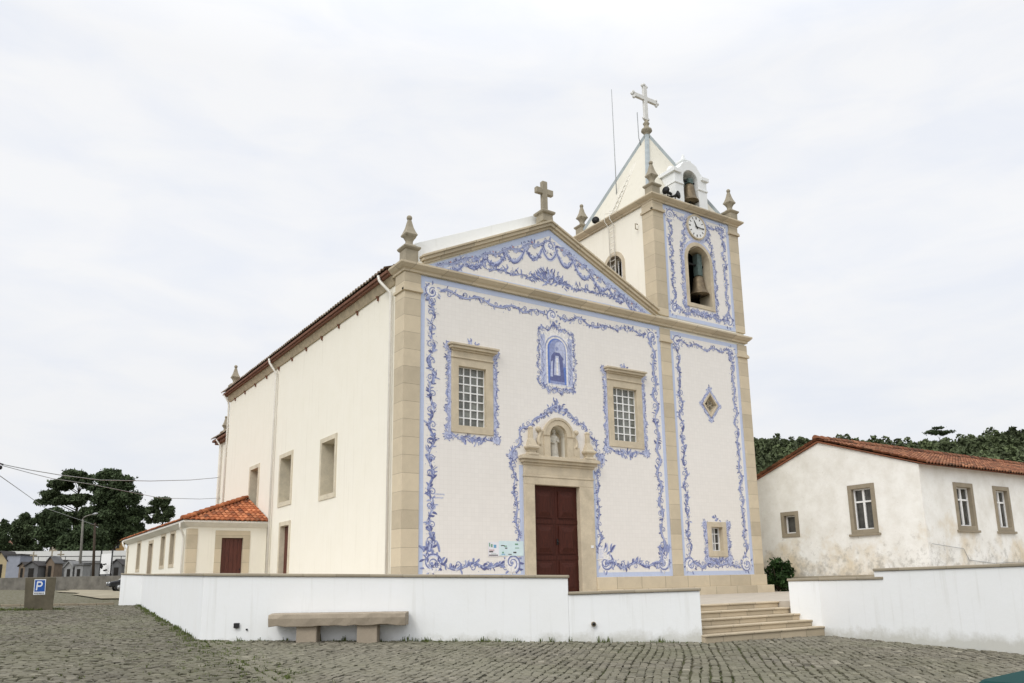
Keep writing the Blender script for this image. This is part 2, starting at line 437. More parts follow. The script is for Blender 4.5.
def npmesh(name, v, f, mats, parent=None, tone=None, smooth=False):
    """big meshes straight from arrays (quads)"""
    me = bpy.data.meshes.new(name)
    off = BASE.get(parent.name, Vector((0,0,0))) if parent else Vector((0,0,0))
    v = np.asarray(v, np.float32) - np.array(off, np.float32); f = np.asarray(f, np.int32)
    me.vertices.add(len(v)); me.vertices.foreach_set('co', v.ravel())
    k = f.shape[1]
    me.loops.add(f.size); me.loops.foreach_set('vertex_index', f.ravel())
    me.polygons.add(len(f)); me.polygons.foreach_set('loop_start', np.arange(0, f.size, k, dtype=np.int32))
    me.update(calc_edges=True)
    me.polygons.foreach_set('use_smooth', np.full(len(f), smooth))
    for mm in (mats if isinstance(mats, (list, tuple)) else [mats]): me.materials.append(mm)
    if tone is not None:
        a = me.attributes.new('tone', 'FLOAT', 'FACE'); a.data.foreach_set('value', np.asarray(tone, np.float32))
    o = bpy.data.objects.new(name, me); COL.objects.link(o)
    if parent: o.parent = parent
    BASE[o.name] = off
    return o
def thing(name, label, cat, loc=(0,0,0), group=None):
    o = bpy.data.objects.new(name, None); COL.objects.link(o); o.location = loc; o.empty_display_size = .3
    BASE[o.name] = Vector(loc); return tag(o, label, cat, group)
def tag(o, label, cat, group=None):
    o['label'] = label; o['category'] = cat
    if group: o['group'] = group
    return o
def lab(o, label): o['label'] = label; return o
def struct(o): o['kind'] = 'structure'; return o
def rect(x0, x1, z0, z1): return [(x0,z0),(x1,z0),(x1,z1),(x0,z1)]
def arch(x0, x1, z0, ztop, n=12):
    r = (x1-x0)/2; cx = (x0+x1)/2; zs = ztop-r
    return [(x0,z0),(x1,z0)] + [(cx+r*math.cos(PI*i/n), zs+r*math.sin(PI*i/n)) for i in range(n+1)]
def arch_ring(x0, x1, z0, ztop, w, n=12):
    """a stone frame round an arched opening as outer/inner loops"""
    return arch(x0-w, x1+w, z0-w, ztop+w, n), arch(x0, x1, z0, ztop, n)
rng = random.Random(7)

# ------------------------------------------------------------------ ground
def hill_h(x, y):
    # wooded ridge off to the right, far behind the house
    dx = x-CAM[0]; dy = y-CAM[1]
    az = np.degrees(np.arctan2(dx, dy)); d = np.hypot(dx, dy)
    prof = np.interp(az, [36, 44, 50, 55, 59, 62, 66, 72, 90, 110], [0, 24, 41.5, 39.5, 35.5, 35.5, 37, 38, 30, 0])
    s = np.clip((d-90)/230.0, 0, 1); s = s*s*(3-2*s)
    return prof*s
def ground_z(x, y):
    x = np.asarray(x, float); y = np.asarray(y, float)
    xx = np.clip(x, -40, 14); yy = np.clip(y, -60, 14)
    z = -1.145 - .0149*(xx+6.87) + .0261*(yy+5.25)
    z = z + .0185*np.clip(y-14, 0, 100)
    return z + hill_h(x, y)
def gz(x, y): return float(ground_z(x, y))
# one sheet to the horizon, finer near the camera
rr = np.concatenate([np.linspace(.5, 60, 90), np.geomspace(62, 3000, 60)])
tt = np.linspace(0, 2*PI, 241)[:-1]
gx = CAM[0] + np.outer(rr, np.cos(tt)); gy = CAM[1] + np.outer(rr, np.sin(tt))
gzv = ground_z(gx, gy) - .035
V = np.stack([gx, gy, gzv], -1).reshape(-1, 3)
nr, ntk = len(rr), len(tt)
F_ = [(i*ntk+k, i*ntk+(k+1) % ntk, (i+1)*ntk+(k+1) % ntk, (i+1)*ntk+k) for i in range(nr-1) for k in range(ntk)]
struct(npmesh('ground', V, F_, M['soil'], None, None, True))

# --- walls' plan (needed by the setts)
WL0 = (-6.57, -4.49); WR0 = (1.91, -10.23)          # front terrace wall
WB = tuple(at(140, 605, 33)[:2])                     # far corner of the left run
WE = (WB[0]-.72, WB[1]+.45)                          # short return
ST_X0, ST_X1 = 1.95, 5.55                            # steps
RW0 = (5.78, -10.28); RW1 = (4.1, -20.5)              # right street wall

# --- setts, each a small rounded block; two fields with a gutter line between
def setts(name, ang, a_size, b_size, keep, ext, seed, gap=.014, mat='sett'):
    r = np.random.default_rng(seed)
    d1 = np.array([math.sin(ang), math.cos(ang)]); d2 = np.array([d1[1], -d1[0]])
    c0 = np.array(ext[0]); na, nb = ext[1], ext[2]
    ia, ib = np.meshgrid(np.arange(-na, na), np.arange(-nb, nb), indexing='ij')
    ia = ia.ravel(); ib = ib.ravel()
    rowoff = r.random(4*nb)[ib+nb]*1.0
    rowb = np.cumsum(b_size*(.85+.3*r.random(2*nb))); rowb -= rowb[nb]
    a = (ia + rowoff + r.normal(0, .10, ia.shape))*a_size
    b = rowb[ib+nb] + .025*np.sin(a*1.1+ib*.4)
    wob = .05*np.sin(a*.55)
    b = b + wob
    cx = c0[0] + a*d1[0] + b*d2[0]; cy = c0[1] + a*d1[1] + b*d2[1]
    k = keep(cx, cy); cx, cy, ib2 = cx[k], cy[k], ib[k]
    n = len(cx)
    la = a_size*(.86+.12*r.random(n)) - gap; lb = b_size*(.86+.12*r.random(n)) - gap
    tilt = r.normal(0, .03, (n, 2)); dz = r.normal(0, .004, n); yaw = r.normal(0, .06, n)
    c, s_ = np.cos(yaw)[:, None], np.sin(yaw)[:, None]
    sg = np.array([(-1,-1),(1,-1),(1,1),(-1,1)], float)
    vs = []
    for lev, (sc, zz) in enumerate(((1.0, -.05), (1.0, -.014), (.80, .0))):
        jit = r.normal(0, .010, (n, 4, 2))
        p = sg[None]*np.stack([la/2, lb/2], -1)[:, None]*sc + (jit if lev else 0)
        p = np.stack([p[..., 0]*c - p[..., 1]*s_, p[..., 0]*s_ + p[..., 1]*c], -1)
        X = cx[:, None] + p[..., 0]*d1[0] + p[..., 1]*d2[0]; Y = cy[:, None] + p[..., 0]*d1[1] + p[..., 1]*d2[1]
        Z = ground_z(X, Y) + zz + dz[:, None] + (p*tilt[:, None]).sum(-1)*(1 if lev else 0)
        vs.append(np.stack([X, Y, Z], -1))
    V = np.stack(vs, 1).reshape(-1, 3)
    fq = []
    for lev in range(2):
        for k4 in range(4):
            fq.append((lev*4+k4, lev*4+(k4+1) % 4, lev*4+4+(k4+1) % 4, lev*4+4+k4))
    fq.append((8, 9, 10, 11))
    F = (np.arange(n)[:, None, None]*12 + np.array(fq)[None]).reshape(-1, 4)
    tone = np.repeat(np.clip(r.normal(.5, .2, n), 0, 1), 9)
    return struct(npmesh(name, V, F, M[mat], None, tone, False))
def side(p, a, b): return (b[0]-a[0])*(p[1]-a[1]) - (b[1]-a[1])*(p[0]-a[0])
gut_dir = (WL0[0]-WB[0], WL0[1]-WB[1]); gl_ = math.hypot(*gut_dir); gut_dir = (gut_dir[0]/gl_, gut_dir[1]/gl_)
def gut_side(x, y): return (x-WL0[0])*(-gut_dir[1]) + (y-WL0[1])*gut_dir[0]   # >0 on the east
def in_terrace(x, y):
    t = (x > -6.8) & (gut_side(x, y) > .03) & (side((x, y), WL0, WR0) > -.02)
    st = (x > 1.85) & (y > -10.33) & (x < 6.1)
    rw = (x > RW1[0]) & (side((x, y), RW0, RW1) > -.02) & (y < -10.1)
    return t & (x < 1.95) | st | rw | ((x > 5.5) & (y > -10.25))
def keepR(x, y): return (gut_side(x, y) > .32) & ~in_terrace(x, y) & (y > -21) & (x < 6.5)
def keepL(x, y): return (gut_side(x, y) < -.05) & (x > -20) & (y > -20.5) & (y < 15.6)
def keepG(x, y): return (np.abs(gut_side(x, y)-.13) < .19) & (y < -4.0) & (y > -20.5)
setts('cobbled_street', math.radians(43.6), .21, .128, keepR, ((-1.5, -13), 88, 150), 3)
setts('cobbled_lane', math.radians(100), .17, .125, keepL, ((-12, -2), 96, 175), 4, .014, 'sett_lane')
ga = math.atan2(gut_dir[0], gut_dir[1])
setts('cobbled_gutter', ga, .30, .16, keepG, ((WL0[0], WL0[1]), 60, 4), 5)

# grass growing in the joints and along the wall feet (nobody could count it)
def tufts(pts, h, nb, seed, name, mat):
    r = np.random.default_rng(seed); V = []; F = []; T = []
    for (x, y, z, k) in pts:
        for j in range(nb):
            a = r.random()*2*PI; l = h*k*(.5+r.random()); w = .006+.006*r.random()
            px, py = x+r.normal(0, .03), y+r.normal(0, .03)
            dx, dy = math.cos(a), math.sin(a); b = .5*r.random()
            o = len(V)
            V += [(px-dy*w, py+dx*w, z-.01), (px+dy*w, py-dx*w, z-.01), (px+dx*l*b+dy*w*.3, py+dy*l*b-dx*w*.3, z+l), (px+dx*l*b-dy*w*.3, py+dy*l*b+dx*w*.3, z+l)]
            F.append((o, o+1, o+2, o+3)); T.append(r.random())
    o = npmesh(name, V, F, mat, None, T); o['kind'] = 'stuff'; return o
r0 = np.random.default_rng(11); gp = []
for i in range(420):
    t = r0.random(); x = WL0[0]+(WR0[0]-WL0[0])*t - .03; y = WL0[1]+(WR0[1]-WL0[1])*t - .06 - .1*r0.random()**3
    k = .2+1.2*(r0.random()**6)
    if .42 < t < .62 or r0.random() < .4: gp.append((x, y, gz(x, y)-.01, k))
for i in range(230):
    t = r0.random(); x = WL0[0]+(WB[0]-WL0[0])*t - .05 - .25*r0.random()**2; y = WL0[1]+(WB[1]-WL0[1])*t
    gp.append((x, y, gz(x, y)-.01, .3+.7*r0.random()**2))
for i in range(430):
    t = r0.random()**1.5*9; w = r0.normal(.0, .35)
    x = WL0[0]+gut_dir[0]*t - gut_dir[1]*w; y = WL0[1]+gut_dir[1]*t + gut_dir[0]*w
    if not in_terrace(np.array(x), np.array(y)): gp.append((x, y, gz(x, y)-.02, .22+.25*r0.random()))
for i in range(1500):
    x = -14+9*r0.random(); y = -14+28*r0.random()
    if keepL(np.array(x), np.array(y)): gp.append((x, y, gz(x, y)-.025, .35))
for i in range(260):
    x = -11+3.4*r0.random(); y = 11.3+.9*r0.random(); gp.append((x, y, gz(x, y)-.02, .6+.6*r0.random()))
tufts(gp, .075, 9, 12, 'joint_grass', M['grass'])

# terrace behind the white walls
def terr_z(x, y): return np.maximum(-.71 + .0*x, ground_z(x, y)+.05)
def grid_sheet(name, x0, x1, y0, y1, nx, ny, zf, mat, keep=None):
    X, Y = np.meshgrid(np.linspace(x0, x1, nx), np.linspace(y0, y1, ny), indexing='ij')
    Z = zf(X, Y); V = np.stack([X, Y, Z], -1).reshape(-1, 3)
    F = [(i*ny+j, (i+1)*ny+j, (i+1)*ny+j+1, i*ny+j+1) for i in range(nx-1) for j in range(ny-1)]
    if keep: F = [f for f in F if keep(V[list(f)].mean(0))]
    return struct(npmesh(name, V, F, mat, None, None, True))
mb = MB()
mb.prism([(WL0[0]+.2, WL0[1]+.1), (WR0[0]-.05, WR0[1]+.3), (WR0[0]-.05, -8.90), (5.70, -8.90), (5.75, -9.6), (5.98, -10.3), (4.3, -20.4), (45, -20.4), (45, 6), (WL0[0]+1.6, 6)], 2, -1.9, -.71)
struct(mb.build('terrace', M['terrace']))
grid_sheet('terrace_back', -5.6, 30, 5.9, 30, 120, 80, terr_z, M['terrace'], lambda c: gut_side(c[0], c[1]) > .35 and (c[1] < 13.2 or c[0] > -3.6))

# sandy verge and kerb up the lane
grid_sheet('sandy_path', -4.6, 3.0, 26, 66, 60, 60, lambda x, y: ground_z(x, y)+.03+.0*x, M['sand'], lambda c: abs(c[0]-(-3.2+.06*(c[1]-26))) < 2.2+.6*math.sin(c[1]*.4))
mb = MB()
for i in range(8):
    x0 = -10.6+i*.66; y = 15.9+.02*i
    zz = gz(x0, y); mb.box(x0, x0+.64, y, y+.16, zz-.1, zz+.06+.006*(i % 3))
struct(mb.build('lane_kerb', M['granite_grey'], None, .012))

# ------------------------------------------------------------------ azulejo ornament
class Orn:
    """flat glazed strokes laid on a facade plane (a, b) -> (a, y, b)"""
    def __init__(s, y0, seed): s.mb = MB(); s.y0 = y0; s.k = 0; s.r = random.Random(seed)
    def y(s):
        s.k += 1; return s.y0 - .0005 - .00006*(s.k % 131)
    def ribbon(s, pts, ws, tone):
        y = s.y(); n = len(pts); vs = []
        for i in range(n):
            p = pts[i]; q0 = pts[max(i-1, 0)]; q1 = pts[min(i+1, n-1)]
            dx, dz = q1[0]-q0[0], q1[1]-q0[1]; l = math.hypot(dx, dz) or 1
            nx, nz = -dz/l, dx/l; w = ws[i]/2
            vs += [(p[0]+nx*w, y, p[1]+nz*w), (p[0]-nx*w, y, p[1]-nz*w)]
        s.mb.cm = tone
        s.mb.add(vs, [(2*i, 2*i+1, 2*i+3, 2*i+2) for i in range(n-1)])
    def leaf(s, p, ang, l, w, bend=0., tone=None):
        n = 6; pts = []; ws = []; a = ang; x, z = p
        for i in range(n+1):
            t = i/n; pts.append((x, z)); ws.append(w*(math.sin(PI*min(1, t*.93+.07))**.8)+.003)
            x += math.cos(a)*l/n; z += math.sin(a)*l/n; a += bend/n
        if tone is None: tone = s.r.choice((0, 0, 1, 1, 1, 2, 2, 4))
        s.ribbon(pts, ws, tone)
        if tone and w > .03: s.ribbon([(q[0]+.25*w*math.cos(ang+PI/2), q[1]+.25*w*math.sin(ang+PI/2)) for q in pts[:-1]], [.011]*n, 0)
    def spiral(s, c, r, a0, turns, hand, w, tone=0):
        n = int(14*abs(turns))+4; pts = []; ws = []
        for i in range(n+1):
            t = i/n; q = r*(1-.80*t); a = a0 + hand*turns*2*PI*t
            pts.append((c[0]+q*math.cos(a), c[1]+q*math.sin(a))); ws.append(w*(1-.55*t))
        s.ribbon(pts, ws, 2)
        s.ribbon([(c[0]+(p[0]-c[0])*1.04, c[1]+(p[1]-c[1])*1.04) for p in pts], [x*.42 for x in ws], tone)
        s.dot((c[0], c[1]), r*.16, 1)
    def dot(s, c, r, tone=0):
        y = s.y(); s.mb.cm = tone
        s.mb.add([(c[0]+r*math.cos(2*PI*i/9), y, c[1]+r*math.sin(2*PI*i/9)) for i in range(9)], [tuple(range(9))])
    def rosette(s, c, R):
        r = s.r
        s.dot(c, R*.9, 4 if R > .22 else 2); s.spiral(c, R, r.random()*6, .95, r.choice((-1, 1)), R*.30)
        s.spiral((c[0]+R*.05, c[1]), R*.55, r.random()*6, .9, 1, R*.2)
        for k in range(9):
            a = 2*PI*k/9+r.uniform(-.2, .2)
            s.leaf((c[0]+R*.85*math.cos(a), c[1]+R*.85*math.sin(a)), a+r.uniform(-.8, .8), R*r.uniform(.35, .6), R*.2, r.uniform(-1, 1))
    def band(s, path, w, lam=.95, dens=1., rich=1.):
        """an acanthus scroll that runs along a polyline"""
        r = s.r; segs = []; L = 0
        for a, b in zip(path[:-1], path[1:]):
            l = math.hypot(b[0]-a[0], b[1]-a[1]); segs.append((L, l, a, b)); L += l
        n_half = max(2, round(L/(lam/2))); half = L/n_half
        def P(t, off):
            t = min(max(t, 0), L-1e-6)
            for (s0, l, a, b) in segs:
                if t <= s0+l+1e-9: break
            u = (t-s0)/l; dx, dz = (b[0]-a[0])/l, (b[1]-a[1])/l
            return (a[0]+dx*l*u - dz*off, a[1]+dz*l*u + dx*off), math.atan2(dz, dx)
        A = w*.24; ph = r.random()*.3
        f = lambda t: A*math.sin(PI*t/half)*(.8+.3*math.sin(t*2.3+ph)) + .04*w*math.sin(t*9+ph)
        steps = int(L/.05); 
        for (wd, tn, sh) in ((.24*w, 2, 0), (.10*w, 1, .05*w), (.055*w, 0, -.08*w)):
            run = []; ws = []
            for i in range(steps+1):
                t = L*i/steps; p, _ = P(t, f(t)+sh); run.append(p)
                ws.append(wd*(.55+.45*math.sin(PI*((t/half) % 1)))*(1+.3*math.sin(t*11)))
            s.ribbon(run, ws, tn)
        for k in range(n_half):
            t = (k+.5)*half; sgn = 1 if k % 2 == 0 else -1
            p, a = P(t+half*.12*r.uniform(-1, 1), -sgn*w*.12)
            s.spiral(p, w*r.uniform(.22, .31), a+sgn*PI*.45+r.uniform(-.4, .4), r.uniform(.85, 1.25), -sgn, w*.11)
            p, a = P((k+.02)*half, 0)
            s.leaf(p, a+sgn*r.uniform(.5, .9), w*.55, w*.16, sgn*-1.4)
        m_ = int(L*20*dens*rich)
        for k in range(m_):
            t = L*(k+r.random())/m_; sg = r.choice((-1, 1)); off = f(t)
            p, a = P(t, off+sg*w*.05)
            s.leaf(p, a+sg*r.uniform(.25, 1.5)+(PI if r.random() < .35 else 0), w*r.uniform(.2, .5), w*r.uniform(.08, .18), sg*r.uniform(-1.6, 1.6))
        for k in range(int(L*6*dens)):
            t = L*r.random(); p, a = P(t, r.uniform(-.48, .48)*w); s.dot(p, w*r.uniform(.02, .05), r.choice((0, 1, 2)))
        for k in range(int(L*7*dens)):   # short dark accents in the folds
            t = L*r.random(); p, a = P(t, f(t)+r.uniform(-.12, .12)*w); s.leaf(p, a+r.uniform(-.7, .7), w*.3, w*.07, r.uniform(-1, 1), 0)
    def bouquet(s, c, w, h, n=40):
        r = s.r
        for k in range(n):
            a = PI*r.random(); q = r.random()**.6
            p = (c[0]+w*.5*q*math.cos(a), c[1]+h*q*math.sin(a)*.8)
            s.leaf(p, a+r.uniform(-.5, .5), .12*w+.08*r.random(), .05, r.uniform(-1, 1), r.choice((0, 1, 1, 2)))
            if k % 3 == 0: s.dot(p, .03+.03*r.random(), r.choice((1, 2)))
    def build(s, parent):
        return s.mb.build('scroll_ornament', [M['ink'], M['ink_mid'], M['ink_pale'], M['ink_blue'], M['ink_white'], M['ink_gold']], parent, 0, False)

# ------------------------------------------------------------------ the church
CH = thing('church', 'cream church with blue and white tiled facade, granite trim and square bell tower', 'church', (0, 0, -.71))
DOOR = rect(4.79, 6.70, -.71, 3.10)
WIN1 = rect(1.92, 2.96, 4.86, 6.83); WIN2 = rect(8.44, 9.60, 4.90, 6.91)
NICHE = arch(5.46, 6.18, 4.06, 5.19)
TSMALL = rect(13.16, 13.80, .92, 1.84)
DIAM = [(13.6, 6.36), (13.94, 6.77), (13.6, 7.18), (13.26, 6.77)]
BELF = arch(12.82, 14.12, 11.02, 13.62)
SILL = -.71
fw = MB()
fw.plate([(0.02, SILL-1), (11.0, SILL-1), (11.0, 10.2), (5.72, 12.85), (0.8, 10.25), (0.02, 10.0)], [DOOR[::1], WIN1, WIN2, NICHE], 1, .0, .75)
fw.build('facade_wall', M['cream'], CH)
# side wall with three deep windows and a door
SW = [rect(5.70, 7.05, 3.20, 5.18), rect(10.55, 11.95, 3.38, 5.26), rect(15.20, 16.45, 3.40, 5.32)]
SD = rect(10.52, 11.60, -1.0, 2.38)
sw = MB(); sw.plate(rect(.75, 21.0, -2, 9.75), SW+[SD], 0, .02, .80); sw.build('side_wall', M['cream'], CH)
for q in SW+[SD]:
    fr = MB(); x0, z0 = q[0]; x1, z1 = q[2]; zb = z0-.18 if q is not SD else z0
    fr.plate(rect(x0-.17, x1+.17, zb, z1+.17), [rect(x0+.002, x1-.002, z0+.002, z1-.002)], 0, -.012, .55)
    fr.build('opening_surround', M['granite_pale'], CH)
for q in SW:
    x0, z0 = q[0]; x1, z1 = q[2]
    w = MB().box(.56, .60, x0-.02, x1+.02, z0-.02, z1+.02).build('side_window', M['glass'], CH)
    g = MB()
    for i in range(1, 3): g.box(.53, .56, x0+(x1-x0)*i/3-.02, x0+(x1-x0)*i/3+.02, z0, z1)
    for i in range(1, 5): g.box(.532, .562, x0, x1, z0+(z1-z0)*i/5-.02, z0+(z1-z0)*i/5+.02)
    g.build('glazing_bars', M['white_paint'], w)
d_ = MB().box(.20, .28, SD[0][0], SD[2][0], SD[0][1], SD[2][1]); d_.box(.185, .20, SD[0][0]+.15, SD[2][0]-.15, .9, 2.1); d_.box(.185, .20, SD[0][0]+.15, SD[2][0]-.15, -.4, .7)
lab(d_.build('side_door', M['door2'], CH), 'narrow red brown side door')
MB().box(.05, 11.4, 20.2, 20.98, -2, 9.75).build('rear_wall', M['cream'], CH)
MB().box(10.6, 11.4, 5.4, 20.2, -2, 9.75).build('side_wall', M['cream'], CH)
# chancel, lower and set in
ch = MB(); ch.box(.62, 10.6, 21.0, 25.3, -1.6, 8.05); ch.build('chancel_wall', M['cream'], CH)

# plinth and footing, each broken round the door
pl = MB()
for x0, x1 in ((-.10, 4.38), (7.32, 16.08)):
    pl.box(x0, x1, -.14, .05, -.42, 0.0)
pl.box(-.10, .04, .05, 21, -.9, -.05)
pl.box(15.9, 16.08, .05, 5.1, -.42, 0)
pl.build('plinth', M['granite_h'], CH, .012)
ft = MB()
for x0, x1 in ((-.2, 4.38), (7.32, 16.3)):
    ft.box(x0, x1, -.30, .05, -1.0, -.42)
ft.box(16.08, 16.3, .05, 5.2, -1, -.42)
ft.build('footing', M['granite_h'], CH, .015)
# pilasters
def pilaster(x0, x1, z0, z1, ret=None, capz=None):
    p = MB(); p.box(x0, x1, -.06, .02, z0, z1)
    if ret: p.box(ret[0], ret[1], -.058, ret[2], z0, z1)
    if capz:
        a0, a1 = (min(x0, ret[0]) if ret else x0)-.05, (max(x1, ret[1]) if ret else x1)+.05
        p.box(a0, a1, -.13, .02, capz, capz+.10); p.box(a0+.02, a1-.02, -.10, .02, capz+.10, capz+.16)
        if ret:
            b0, b1 = (ret[0]-.05, ret[1]) if ret[0] < x0 else (ret[0], ret[1]+.05)
            p.box(b0, b1, -.128, ret[2]+.05, capz+.002, capz+.098)
    return p.build('pilaster', M['granite'], CH, .01)
pilaster(0, .53, 0, 9.70, (-.06, .03, .62), 9.05)
pilaster(11.0, 11.53, 0, 9.62, None, 9.05)
pilaster(15.48, 15.98, 0, 9.62, (15.95, 16.04, .55), 9.05)
pilaster(11.0, 11.53, 10.17, 15.12, (10.94, 11.03, .60), 14.65)
pilaster(15.48, 15.98, 10.17, 15.12, (15.95, 16.04, .60), 14.65)
# main cornice across nave and tower, returning along the sides
prof = [(0, 9.70), (.05, 9.71), (.06, 9.78), (.12, 9.82), (.19, 9.90), (.21, 9.92), (.21, 9.99), (0, 10.03)]
c = MB(); c.sweep(prof, [(-.05, .75), (-.05, -.05), (16.02, -.05), (16.02, 5.0)]); c.build('main_cornice', M['granite_h'], CH, .01)
# raking cornice of the gable and white coping behind it
A0, AP, A1 = (.62, 10.10), (5.72, 12.55), (10.82, 10.10)
def rake(t0, t1, y0, y1, e=0):
    """band parallel to both gable slopes between offsets t0 and t1 above them"""
    k = (AP[1]-A0[1])/(AP[0]-A0[0]); l = math.sqrt(1+k*k)
    return [(A0[0]-t0*0-e, A0[1]+t0*l-k*e), (AP[0], AP[1]+t0*l), (A1[0]+e, A1[1]+t0*l-k*e), (A1[0]+e, A1[1]+t1*l-k*e), (AP[0], AP[1]+t1*l), (A0[0]-e, A0[1]+t1*l-k*e)]
rk = MB()
rk.prism(rake(-.02, .08, 0, 0), 1, -.08, .1); rk.prism(rake(.08, .19, 0, 0, .06), 1, -.16, .1); rk.prism(rake(.19, .26, 0, 0, .09), 1, -.22, .1)
rk.build('raking_cornice', M['granite_h'], CH, .01)
wc = MB(); wc.prism([(.55, 10.2), (10.6, 10.2), (10.6, 10.80), (5.80, 13.42), (.60, 11.03)], 1, .60, .858)
wc.build('gable_coping', M['white'], CH, .015)
# nave roof, eave and brackets
def tiled_slope(mb, E0, E1, up, smax, pitch=.22, course=.36, amp=.045, smin=None, seed=1, sub=6):
    """barrel tiles: columns along E0->E1, running up the slope direction `up`"""
    r = random.Random(seed)
    E0 = Vector(E0); E1 = Vector(E1); up = Vector(up).normalized(); e = (E1-E0); L = e.length; e /= L
    nrm_ = e.cross(up).normalized()
    if nrm_.z < 0: nrm_ = -nrm_
    ncol = max(1, int(round(L/pitch))); pitch = L/ncol; nu = ncol*sub
    smx = max(smax(L*i/nu) for i in range(nu+1)); nc = int(math.ceil(smx/course))
    tones = {}
    mb.cs = False
    for k in range(nc):
        s0, s1 = k*course, (k+1)*course
        vs = []; fs = []; tn = []
        for i in range(nu+1):
            u = L*i/nu; ph = (i % sub)/sub
            h = amp*(math.cos(2*PI*ph)*.5+.5)**.75
            jz = .006*math.sin(k*12.9+int(i/sub)*7.1)
            lo = 0 if smin is None else smin(u)
            a = min(max(s0, lo), smax(u)); b = min(max(s1, lo), smax(u))
            for s_, hh in ((a, h+.035+jz), (b, h+.004+jz), (a, h-.012)):
                p = E0 + e*u + up*s_ + nrm_*hh; vs.append(p)
        for i in range(nu):
            col = (i+sub//2)//sub
            t = tones.setdefault((k, col), min(1, max(0, r.gauss(.5, .3))))
            fa = (i*3, i*3+3, i*3+4, i*3+1); fb = (i*3+2, i*3+5, i*3+3, i*3)
            if (vs[fa[0]]-vs[fa[3]]).length > .02 or (vs[fa[1]]-vs[fa[2]]).length > .02:
                mb.ct = t; o = len(mb.v)
                mb.add([vs[q] for q in fa]+[vs[q] for q in fb], [(0,1,2,3), (4,5,6,7)])
def ridge_tiles(mb, a, b, r=.13, seg=.42, seed=3):
    rr_ = random.Random(seed); a = Vector(a); b = Vector(b); d = b-a; n = max(1, int(d.length/seg)); d /= n
    for i in range(n):
        p = a+d*i; mb.ct = min(1, max(0, rr_.gauss(.45, .25)))
        q = [p+Vector((0,0,.02)), p+d*1.06+Vector((0,0,-.0))]
        dn = d.normalized(); sd = dn.cross(Vector((0,0,1))).normalized(); up_ = sd.cross(dn)
        vs = []
        for j, pt in enumerate(q):
            rr2 = r*(1.08 if j == 0 else .92)
            for k in range(7):
                t = PI*k/6; vs.append(pt + sd*math.cos(t)*rr2 + up_*math.sin(t)*rr2)
        mb.add(vs, [(k, k+1, k+8, k+7) for k in range(6)] + [tuple(range(7)), tuple(range(13, 6, -1))])
EZ = 9.99
rf = MB()
slope = Vector((6.05, 0, 2.75)); sl_ = slope.length
tiled_slope(rf, (-.36, .80, EZ), (-.36, 21.4, EZ), slope, lambda u: sl_, seed=5, pitch=.24)
tiled_slope(rf, (11.7, 5.3, EZ), (11.7, 21.4, EZ), (-6.05, 0, 2.75), lambda u: sl_, seed=6, pitch=.24, sub=4)
rf.ct = .4; rf.prism([(-.3, EZ-.02), (11.6, EZ-.02), (5.7, 12.70)], 1, .86, 21.3)
ridge_tiles(rf, (5.68, .9, 12.78), (5.68, 21.3, 12.78))
nr_ = rf.build('nave_roof', M['roof_grey'], CH, 0, False)
ev = MB(); ev.box(-.31, .02, .76, 21.3, 9.86, 9.955); ev.box(-.25, .02, .762, 21.25, 9.79, 9.86)
ev.box(.02, 11.4, 21.0, 21.3, 9.79, 9.95)
ev.build('eave_tile_course', M['red_board'], CH)
ev = MB(); ev.sweep([(0, 9.50), (.05, 9.50), (.17, 9.78), (0, 9.785)], [(.02, 21.05), (.02, .76)]); ev.build('eave_soffit', M['soffit'], CH)
for i in range(11):
    y = 2.1+i*1.78
    MB().box(-.045, .02, y-.02, y+.02, 9.34, 9.50).box(-.085, -.045, y-.02, y+.02, 9.44, 9.50).build('eave_bracket', M['red_board'], CH)
# chancel roof
cf = MB(); tiled_slope(cf, (.25, 21.3, 8.22), (.25, 25.7, 8.22), (5.4, 0, 2.3), lambda u: 5.86, seed=8)
cf.ct = .4; cf.prism([(.3, 8.18), (11, 8.18), (5.65, 10.45)], 1, 21.1, 25.6)
cf.build('chancel_roof', M['roof_grey'], CH, 0, False)
ce = MB(); ce.box(.30, 10.8, 21.02, 25.65, 8.06, 8.17); ce.box(.42, 10.7, 21.022, 25.5, 7.92, 8.058); ce.build('chancel_eave', M['red_board'], CH)
# downpipes
def downpipe(pts): return MB().tube(pts, .05, 8).build('downpipe', M['pipe'], CH)
downpipe([(-.34, 1.35, 9.92), (-.34, 1.25, 9.72), (-.10, .90, 9.25), (-.09, .88, 9.1), (-.09, .86, -.7)])
downpipe([(-.34, 13.2, 9.92), (-.34, 13.1, 9.72), (-.10, 12.9, 9.25), (-.09, 12.88, 9.1), (-.09, 12.85, -.7)])
downpipe([(-.30, 21.1, 9.9), (-.05, 21.08, 9.5), (-.03, 21.06, 9.3), (-.03, 21.06, 1)])
downpipe([(.28, 24.6, 8.1), (.52, 24.5, 7.7), (.54, 24.5, 7.5), (.54, 24.5, 1)])
# finials
def finial(x, y, z, k=1., name='finial'):
    p = MB(); b = (x, y, z)
    p.sqlathe([(.24*k, 0), (.24*k, .42*k), (.27*k, .44*k), (.31*k, .50*k), (.31*k, .55*k), (.20*k, .60*k), (.16*k, .66*k)], b)
    p.lathe([(.17*k, .62*k), (.13*k, .70*k), (.13*k, .80*k), (.20*k, .92*k), (.25*k, .98*k)], b, 16)
    p.sqlathe([(.20*k, .97*k), (.225*k, 1.02*k), (.17*k, 1.14*k), (.115*k, 1.30*k), (.07*k, 1.52*k), (.05*k, 1.60*k)], b)
    p.ball((x, y, z+1.67*k), .10*k, 12)
    return p.build(name, M['granite_old'], CH, .008*k)
finial(.22, .22, 10.10, .95); finial(.25, 21.2, 10.0, .9); finial(.85, 25.1, 8.25, .75)
